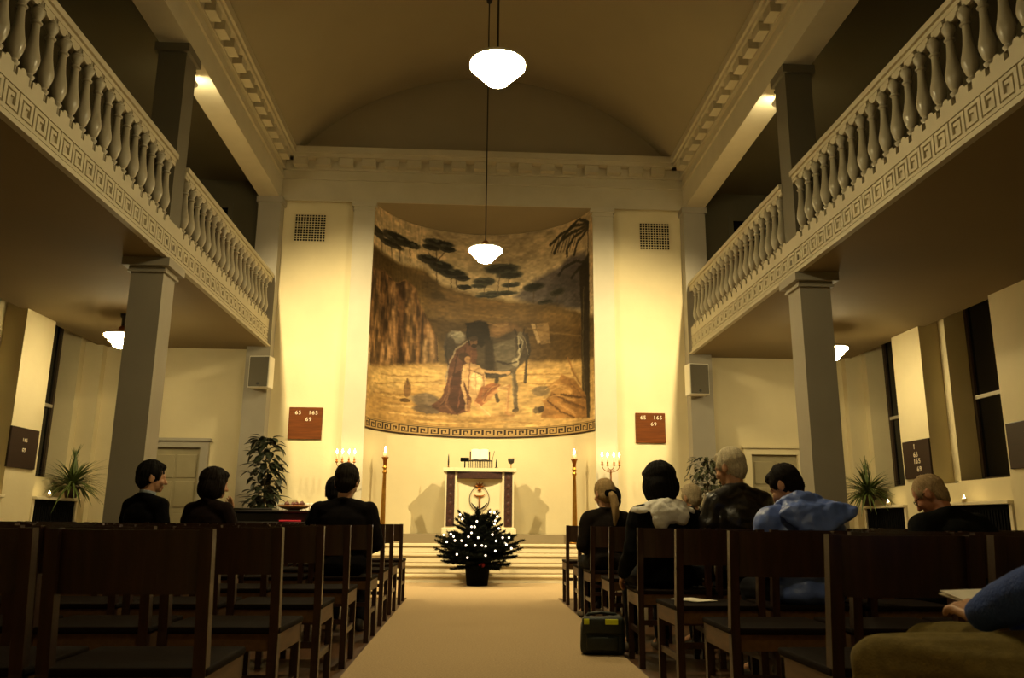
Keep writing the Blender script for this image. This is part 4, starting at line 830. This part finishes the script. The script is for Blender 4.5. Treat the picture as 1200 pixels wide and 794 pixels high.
def hand_shapes(m, wrist, d, up, side, curl=.5):
    """palm, four fingers and a thumb; d = direction of the hand, up = back of the hand, side=+1 thumb on the +x side of (d x up)"""
    w = Vector(wrist); d = Vector(d).normalized(); up = (Vector(up)-d*Vector(up).dot(d)).normalized(); s = d.cross(up)*side
    for k in range(4):
        o = (k-1.5)*.0205
        kn = w+d*(.085-.006*abs(k-1.2))-s*o*1.0
        m.cap(w+d*.01-s*o*.6, kn, .0135, .011)
        L = (.074, .082, .076, .06)[k]*.5
        a1 = curl*.7; a2 = curl*1.5
        d1 = (d*math.cos(a1)-up*math.sin(a1)-s*(k-1.5)*.07).normalized(); d2 = (d*math.cos(a2)-up*math.sin(a2)-s*(k-1.5)*.05).normalized()
        j = kn+d1*L; m.cap(kn, j, .0098, .0088); m.cap(j, j+d2*L*.9, .0088, .0072)
    b = w+d*.022+s*.026; t1 = (d*.65+s*.7-up*.25).normalized(); j = b+t1*.04
    m.cap(w+d*.012+s*.012, b, .014, .0125); m.cap(b, j, .012, .0105); m.cap(j, j+(d*.9+s*.25-up*.3).normalized()*.032, .0102, .0078)

def person(name, label, loc, rz=0, s=1.0, lean=6, turn=0, head=(0, 0, 0), hair='short', hairc=(30, 24, 20), coat=(22, 20, 22), trouser=(26, 26, 30),
           coat_rough=.8, collar=None, skin=None, arms=None, bulk=1.0, fold=.008, hood=None, voxel=.009, glasses=False, coatmat=None, hair_var=.35, hs=1.1, knees=None):
    """arms: {side: (elbow, wrist, hand dir, hand up)} in the person's frame (facing +y, origin on the floor under the hips)"""
    sk = skin or SKIN
    root = thing('person', label, 'person', loc, math.radians(rz))
    S = Matrix.Scale(s, 4)
    hip = T3(0, 0, .56); T0 = S @ hip @ RZ(turn) @ RX(-lean); T = T0 @ Matrix.Diagonal((1, 1, .87, 1))
    H = T0 @ T3(0, .012, .505) @ RX(lean*.6) @ RZ(head[0]) @ RX(-head[1]) @ RY(head[2]) @ Matrix.Scale(hs, 4)
    arms = arms or {}
    A = {}
    for k, sx in (('l', -1), ('r', 1)):
        sh = T @ Vector((sx*.172*bulk**.5, -.005, .435))
        if k in arms: el, wr, hd, hu = [Vector(v) for v in arms[k]]; el, wr = S @ el, S @ wr
        else: el = S @ Vector((sx*.235*bulk**.5, .02, .70)); wr = S @ Vector((sx*.115, .26, .63)); hd = Vector((-sx*.35, .9, -.25)); hu = Vector((sx*.2, .1, 1))
        A[k] = (sh, el, wr, hd, hu, sx)
    def torso(m, inf):
        m.ell((0, 0, -.01), (.165*bulk+inf, .125+inf, .11+inf), T); m.ell((0, .012, .14), (.155*bulk+inf, .118*bulk+inf, .15+inf), T)
        m.ell((0, 0, .31), (.172*bulk+inf, .118+inf, .18+inf), T); m.cap((-.135, -.01, .43), (.135, -.01, .43), .062+inf, None, T)
        for sx in (-1, 1): m.cap((sx*.04, -.02, .50), (sx*.15, -.012, .445), .05+inf*.7, .058+inf, T)
    def legs(m, inf, feet=False):
        for sx in (-1, 1):
            hp = S @ Vector((sx*.09, .02, .545)); kx = sx*.105 if not knees else knees[(sx+1)//2]; kn = S @ Vector((kx, .44, .535)); an = S @ Vector((kx*1.03, .43, .10))
            m.cap(hp, kn, .082+inf, .058+inf); m.cap(kn, an, .055+inf, .036+inf)
    # --- body
    m = MB(); torso(m, -.012); legs(m, -.01)
    m.cap((0, -.012, .45), (0, .008, .60), .058, .054, T)
    m.cap((0, -.004, .0), (0, .012, .07), .055, .056, H)
    m.ell((0, 0, .125), (.077, .097, .098), H); m.ell((0, .034, .066), (.06, .062, .078), H); m.ell((0, .075, .016), (.026, .02, .02), H)
    m.cap((0, .096, .105), (0, .114, .068), .009, .0135, H); m.cap((-.034, .087, .118), (.034, .087, .118), .011, None, H)
    m.cap((-.018, .094, .036), (.018, .094, .036), .008, None, H)
    for sx in (-1, 1):
        m.ell((sx*.036, .072, .07), (.024, .024, .026), H); m.ell((sx*.031, .083, .1), (.0125, .0125, .011), H)
        m.ell((sx*.079, -.008, .09), (.009, .022, .033), H @ T3(0, 0, 0)); m.cap((sx*.076, .0, .07), (sx*.082, -.016, .115), .007, .009, H)
        kx = sx*.105 if not knees else knees[(sx+1)//2]; an = S @ Vector((kx*1.03, .43, .10)); m.cap(an, S @ Vector((kx*1.03+sx*.01, .55, .05)), .034, .03)
    for k in A:
        sh, el, wr, hd, hu, sx = A[k]
        m.cap(sh, el, .05, .04); m.cap(el, wr, .04, .027); hand_shapes(m, wr, hd, hu, -sx, .55)
    body = link('body', remesh(m, voxel*.72, 2), sk, root, True)
    # --- trousers and shoes
    m = MB(); legs(m, .014); m.ell((0, 0, -.02), (.165*bulk+.012, .13, .11), T)
    nf = lambda c: noise.noise(c*9)*.008+noise.noise(Vector((c.x*18+c.z*10, c.y*7, c.z*16)))*.008
    tm = mat('trouser_cloth', trouser, .9, .15, 40, .25, 200, spec=.1)
    link('trousers', remesh(m, voxel, 3, nf), tm, root, True)
    for sx in (-1, 1):
        kx = (sx*.105 if not knees else knees[(sx+1)//2])*1.03
        m = MB(); a = S @ Vector((kx, .40, .045)); b = S @ Vector((kx+sx*.015, .60, .035)); m.cap(a, b, .04, .034); m.cap(S @ Vector((kx, .42, .09)), a, .042, .04)
        link('shoe', remesh(m, .01, 2), IRON, root, True)
    # --- coat
    m = MB(); torso(m, .022*bulk)
    m.ell((0, -.005, -.03), (.19*bulk, .155, .10), T)
    for k in A:
        sh, el, wr, hd, hu, sx = A[k]; m.cap(sh, el, .074*bulk**.5, .060*bulk**.5); m.cap(el, el+(wr-el)*.97, .060*bulk**.5, .044*bulk**.5)
    for a in range(0, 360, 30):
        r = math.radians(a); r2 = math.radians(a+30)
        m.cap((.066*math.cos(r), -.004+.066*math.sin(r), .525-.018*math.sin(r)), (.066*math.cos(r2), -.004+.066*math.sin(r2), .525-.018*math.sin(r2)), .022, None, T)
    ff = lambda c: fold*(noise.noise(Vector((c.x*7, c.y*7, c.z*11)))+.6*noise.noise(Vector((c.x*16+3, c.y*16, c.z*20))))
    cm = coatmat or mat('coat_cloth', tuple(v*.62 for v in coat), .95, .2, 30, .2, 160, spec=.08)
    link('coat', remesh(m, voxel, 4, ff), cm, root, True)
    if collar:
        m = MB()
        for a in range(0, 360, 24):
            r = math.radians(a); r2 = math.radians(a+24)
            for zz in (0, .018): m.cap((.06*math.cos(r), .004+.062*math.sin(r), .552+zz-.012*math.sin(r)), (.06*math.cos(r2), .004+.062*math.sin(r2), .552+zz-.012*math.sin(r2)), .0085, None, T, 8)
        c = link('collar', remesh(m, .006, 2), mat('collar_cloth', collar, .8), root, True)
    if hood: 
        hm, kind = hood; m = MB()
        if kind == 'soft':
            for a in range(-70, 260, 14):
                r = math.radians(a-5); w = .5-.5*math.cos(math.radians(a+70)*360/330)
                m.ell((.098*math.cos(r)*1.15, .0-.095*math.sin(r)-.015, .505+.02*w-.02), (.05, .045, .045+.02*w), T)
            m.ell((0, -.115, .45), (.135, .055, .10), T); m.ell((-.16, -.03, .475), (.085, .07, .045), T); m.ell((.14, -.04, .475), (.08, .06, .042), T); m.ell((-.09, .05, .46), (.05, .05, .05), T); m.ell((-.06, -.12, .40), (.07, .045, .08), T); m.ell((.07, -.12, .42), (.07, .045, .07), T)
        else:
            for a in range(0, 360, 20):
                r = math.radians(a); m.ell((.098*math.cos(r), -.02+.09*math.sin(r), .535-.03*math.sin(r)), (.045, .045, .05), T)
            m.hull([(-.10, -.07, .55), (.11, -.07, .55), (.235, -.20, .485), (.215, -.225, .45), (.02, -.235, .34), (-.10, -.2, .36), (-.17, -.12, .46), (-.13, -.16, .49), (.1, -.2, .51)], .025, T)
            m.hull([(.03, -.24, .34), (-.1, -.2, .37), (-.12, -.16, .29), (.1, -.19, .29)], .02, T)
        hf = lambda c: .012*noise.noise(Vector((c.x*13, c.y*13, c.z*9)))+.007*noise.noise(c*30)
        link('hood', remesh(m, voxel, 3, hf), hm, root, True)
    # --- hair
    m = MB(); hc = mat('hair', tuple(v*(.7 if v < 60 else 1) for v in hairc), .7, hair_var, 60, .5, 120, stretch=(6, 6, 1), spec=.12)
    if hair in ('short', 'grey', 'crop'):
        th = {'short': .014, 'grey': .013, 'crop': .006}[hair]
        m.ell((0, -.014, .138), (.074+th, .096+th*.8, .092+th), H); m.ell((0, -.05, .09), (.064+th*.6, .05+th, .075), H)
        m.ell((0, -.055, .045), (.055, .03, .04), H)
        for sx in (-1, 1): m.ell((sx*.066, .035, .125), (.012+th*.4, .022, .035), H)
        if hair != 'crop': m.ell((0, .045, .188), (.062, .052, .036), H)
    elif hair == 'bob':
        m.ell((0, -.015, .14), (.1, .115, .105), H)
        m.ell((0, -.045, .07), (.105, .078, .105), H); m.ell((-.07, .0, .07), (.04, .07, .095), H); m.ell((.07, .0, .07), (.04, .07, .095), H); m.ell((0, .055, .18), (.07, .05, .04), H)
    elif hair == 'ponytail':
        m.ell((0, -.012, .136), (.088, .108, .103), H); m.ell((0, -.05, .085), (.075, .06, .07), H); m.ell((0, .04, .19), (.06, .055, .03), H)
        pts = [(0, -.105, .10), (0, -.145, .06), (.01, -.15, -.02), (.015, -.135, -.10), (.01, -.125, -.18)]; rr = [.022, .034, .036, .03, .012]
        for p, q, a, b in zip(pts, pts[1:], rr, rr[1:]): m.cap(p, q, a, b, H)
    elif hair == 'bun':
        m.ell((0, -.015, .14), (.092, .112, .102), H); m.ell((0, -.045, .08), (.085, .07, .08), H); m.ell((0, .05, .185), (.065, .05, .035), H)
    hc0 = H @ Vector((0, -.01, .15)); Hi = H.inverted()
    def hff(c):
        q = Hi @ c; th = math.atan2(q.x, q.y+.02); rr = math.hypot(q.x, q.y+.02)
        return .0065*noise.noise(Vector((th*9+2*q.z, rr*14, 1.5)))+.004*noise.noise(Vector((th*22, rr*26, q.z*9)))+.003*noise.noise(c*30)
    link('hair', remesh(m, .0065, 2, hff), hc, root, True)
    if hair == 'ponytail':
        m = MB(); m.ell((0, -.112, .095), (.036, .026, .03), H); m.ell((.03, -.11, .09), (.03, .015, .03), H); m.ell((-.03, -.11, .09), (.03, .015, .03), H)
        link('hair_tie', remesh(m, .006, 2), BLACK, root, True)
    if glasses:
        m = MB()
        for sx in (-1, 1):
            m.tube([H @ Vector((sx*.031+.021*math.cos(a), .102, .1+.017*math.sin(a))) for a in np.linspace(0, 2*PI, 16)], .0022, 5); m.tube([H @ Vector((sx*.052, .1, .105)), H @ Vector((sx*.084, .0, .11))], .0022, 5)
        m.tube([H @ Vector((-.011, .104, .103)), H @ Vector((.011, .104, .103))], .0022, 5); m.build('glasses', IRON, root)
    return root, S, T, H

# left block
person('p', 'man in dark coat with short dark hair and pale collar, far left by the column', (-3.0, 7.42, 0), -28, 1.04, 2, 0, (-32, 4, 0), 'short', (26, 22, 18), (20, 19, 22), collar=(150, 160, 170))
person('p', 'person with full dark hair and brown jacket, beside the far left man', (-2.46, 7.42, 0), -24, 1.0, 4, 0, (-30, 6, 0), 'bob', (34, 24, 16), (44, 30, 28), hair_var=.5, bulk=1.08,
       arms={'r': ((.24, .12, .70), (.07, .22, .92), (-.2, .3, .9), (.2, .8, -.1))})
person('p', 'broad man in black jacket seen from behind, left of the carpet', (-1.12, 6.47, 0), 0, .99, 5, 0, (-6, 12, 0), 'short', (44, 34, 24), (26, 21, 22), bulk=1.2, fold=.007)
person('p', 'person mostly hidden in front of the broad man left of the carpet', (-1.37, 7.50, 0), 0, .95, 6, 0, (0, 6, 0), 'short', (26, 20, 18), (22, 20, 22))
# right block
person('p', 'woman with fair ponytail tied with a dark bow in brown coat', (1.09, 7.42, 0), 6, .955, 5, 0, (14, 6, 0), 'ponytail', (168, 140, 96), (48, 40, 34), bulk=1.0)
person('p', 'person mostly hidden in front of the woman with ponytail', (1.30, 8.30, 0), 0, .93, 6, 0, (0, 6, 0), 'bun', (30, 24, 20), (40, 30, 40))
HOODW = mat('white_hood_cloth', (240, 236, 224), .85, .06, 20, .3, 90)
person('p', 'woman with dark bobbed hair and white hood on her shoulders', (1.15, 5.42, 0), 8, .965, 6, 0, (18, 12, 0), 'bob', (30, 25, 22), (24, 23, 25), hood=(HOODW, 'soft'), bulk=1.08, glasses=True, voxel=.008,
       arms={'l': ((-.25, -.02, .70), (-.25, .18, .56), (.0, .75, -.65), (-1, .2, .3))})
person('p', 'small grey-haired man in black coat, in front of the bushy plant', (2.13, 8.27, 0), 10, .955, 5, 0, (14, 8, 0), 'grey', (178, 160, 128), (22, 21, 23), hair_var=.4)
LEATH = mat('black_leather', (22, 18, 16), .30, .3, 14, .35, 40, spec=.7)
person('p', 'tall grey-haired man in shiny black leather jacket', (1.66, 5.42, 0), 14, 1.07, 6, 0, (22, 12, 0), 'grey', (206, 192, 160), coatmat=LEATH, hs=.96, fold=.012, bulk=1.05, hair_var=.35)
PUFF = mat('blue_puffer_nylon', (88, 112, 184), .42, .12, 12, .15, 60)
person('p', 'person with short dark hair in bulky blue hooded puffer jacket, head bowed', (1.66, 4.40, 0), 10, .94, 8, 0, (28, 28, 0), 'short', (36, 26, 18), hs=.95, coatmat=PUFF, fold=.013, hood=(PUFF, 'big'), bulk=1.18, voxel=.008)
person('p', 'balding old man with cropped grey hair in dark jacket, head bowed, by the right windows', (2.56, 4.40, 0), 10, .93, 20, 0, (32, 28, 0), 'crop', (172, 146, 108), (30, 31, 28), hs=.97, skin=SKIN2, bulk=1.2, glasses=True, voxel=.008)
# nearest person, mostly outside the frame
NAVY = mat('blue_fleece', (36, 66, 138), .9, .12, 40, .4, 140)
root, S, T, H = person('p', 'person in blue jacket and khaki trousers holding a white sheet, at bottom right', (1.25, 1.75, 0), 45, 1.02, -16, 0, (0, 4, 0), 'short', (60, 46, 34), trouser=(112, 98, 56), coatmat=NAVY, voxel=.0075, fold=.008, knees=(-.14, .2),
       arms={'l': ((-.27, -.02, .79), (-.035, .25, .645), (.75, .6, .25), (-.3, .1, 1)), 'r': ((.25, -.02, .72), (.07, .19, .60), (-.95, .3, 0), (.1, 0, 1))})
m = MB()
Mp = Matrix.Translation((1.135, 2.0, .676)) @ RZ(20) @ RX(12)
m.box((-.075, -.09, 0), (.075, .09, .0025), Mp); m.box((-.074, -.089, .003), (.074, .089, .005), Mp @ RX(3))
o = m.build('song_sheet', PAPER, None); tag(o, 'folded white sheet held by the person in blue jacket', 'paper')
# ------------------------------------------------------------------ lights
def light(name, typ, loc, power, col, size=.05, rot=None, **k):
    l = bpy.data.lights.new(name, typ); l.energy = power; l.color = col
    if typ in ('POINT', 'SPOT'): l.shadow_soft_size = size
    for a, b in k.items(): setattr(l, a, b)
    o = bpy.data.objects.new(name, l); C.objects.link(o); o.location = loc
    if rot: o.rotation_euler = rot
    return o
WARM = (1.0, .72, .32)
for sx in (-1, 1):
    p = Vector((sx*3.56, 9.12, 5.98)); tgt = Vector((sx*1.5, 13.1, 1.3))
    light('spot_beam', 'SPOT', p, SPOTP, (1.0, .78, .40), .04, (tgt-p).to_track_quat('-Z', 'Y').to_euler(), spot_size=math.radians(90), spot_blend=1.0)
w = bpy.data.worlds.new('night'); sc.world = w; w.use_nodes = True
w.node_tree.nodes['Background'].inputs[0].default_value = (.02, .03, .05, 1); w.node_tree.nodes['Background'].inputs[1].default_value = .05

# ------------------------------------------------------------------ camera
f_px = 950.0
Zc = Vector((551.5-600, 611.5-397, f_px)).normalized()
xv = 35.0; yv = -(f_px*f_px+xv*(-48.5))/214.5
Uc = Vector((xv, yv, f_px)).normalized(); Xc = Zc.cross(Uc).normalized()
if Xc.x < 0: Xc = -Xc
right = Vector((Xc.x, Zc.x, Uc.x)); down = Vector((Xc.y, Zc.y, Uc.y)); fwd = Vector((Xc.z, Zc.z, Uc.z))
cam = bpy.data.cameras.new('camera'); co = bpy.data.objects.new('camera', cam); C.objects.link(co); sc.camera = co
R = Matrix((right, -down, -fwd)).transposed().to_4x4(); R.translation = (-.135, 0, .86); co.matrix_world = R
cam.sensor_width = 36; cam.lens = f_px/1200*36; cam.clip_start = .05
cam.dof.use_dof = True; cam.dof.focus_distance = 10; cam.dof.aperture_fstop = 6.3
vs = sc.view_settings; vs.view_transform = 'Standard'; vs.look = 'None'; vs.gamma = 1; vs.use_curve_mapping = False; vs.exposure = EXPO
sc.cycles.use_denoising = True; sc.cycles.max_bounces = 8; sc.cycles.diffuse_bounces = 5; sc.cycles.sample_clamp_indirect = 4
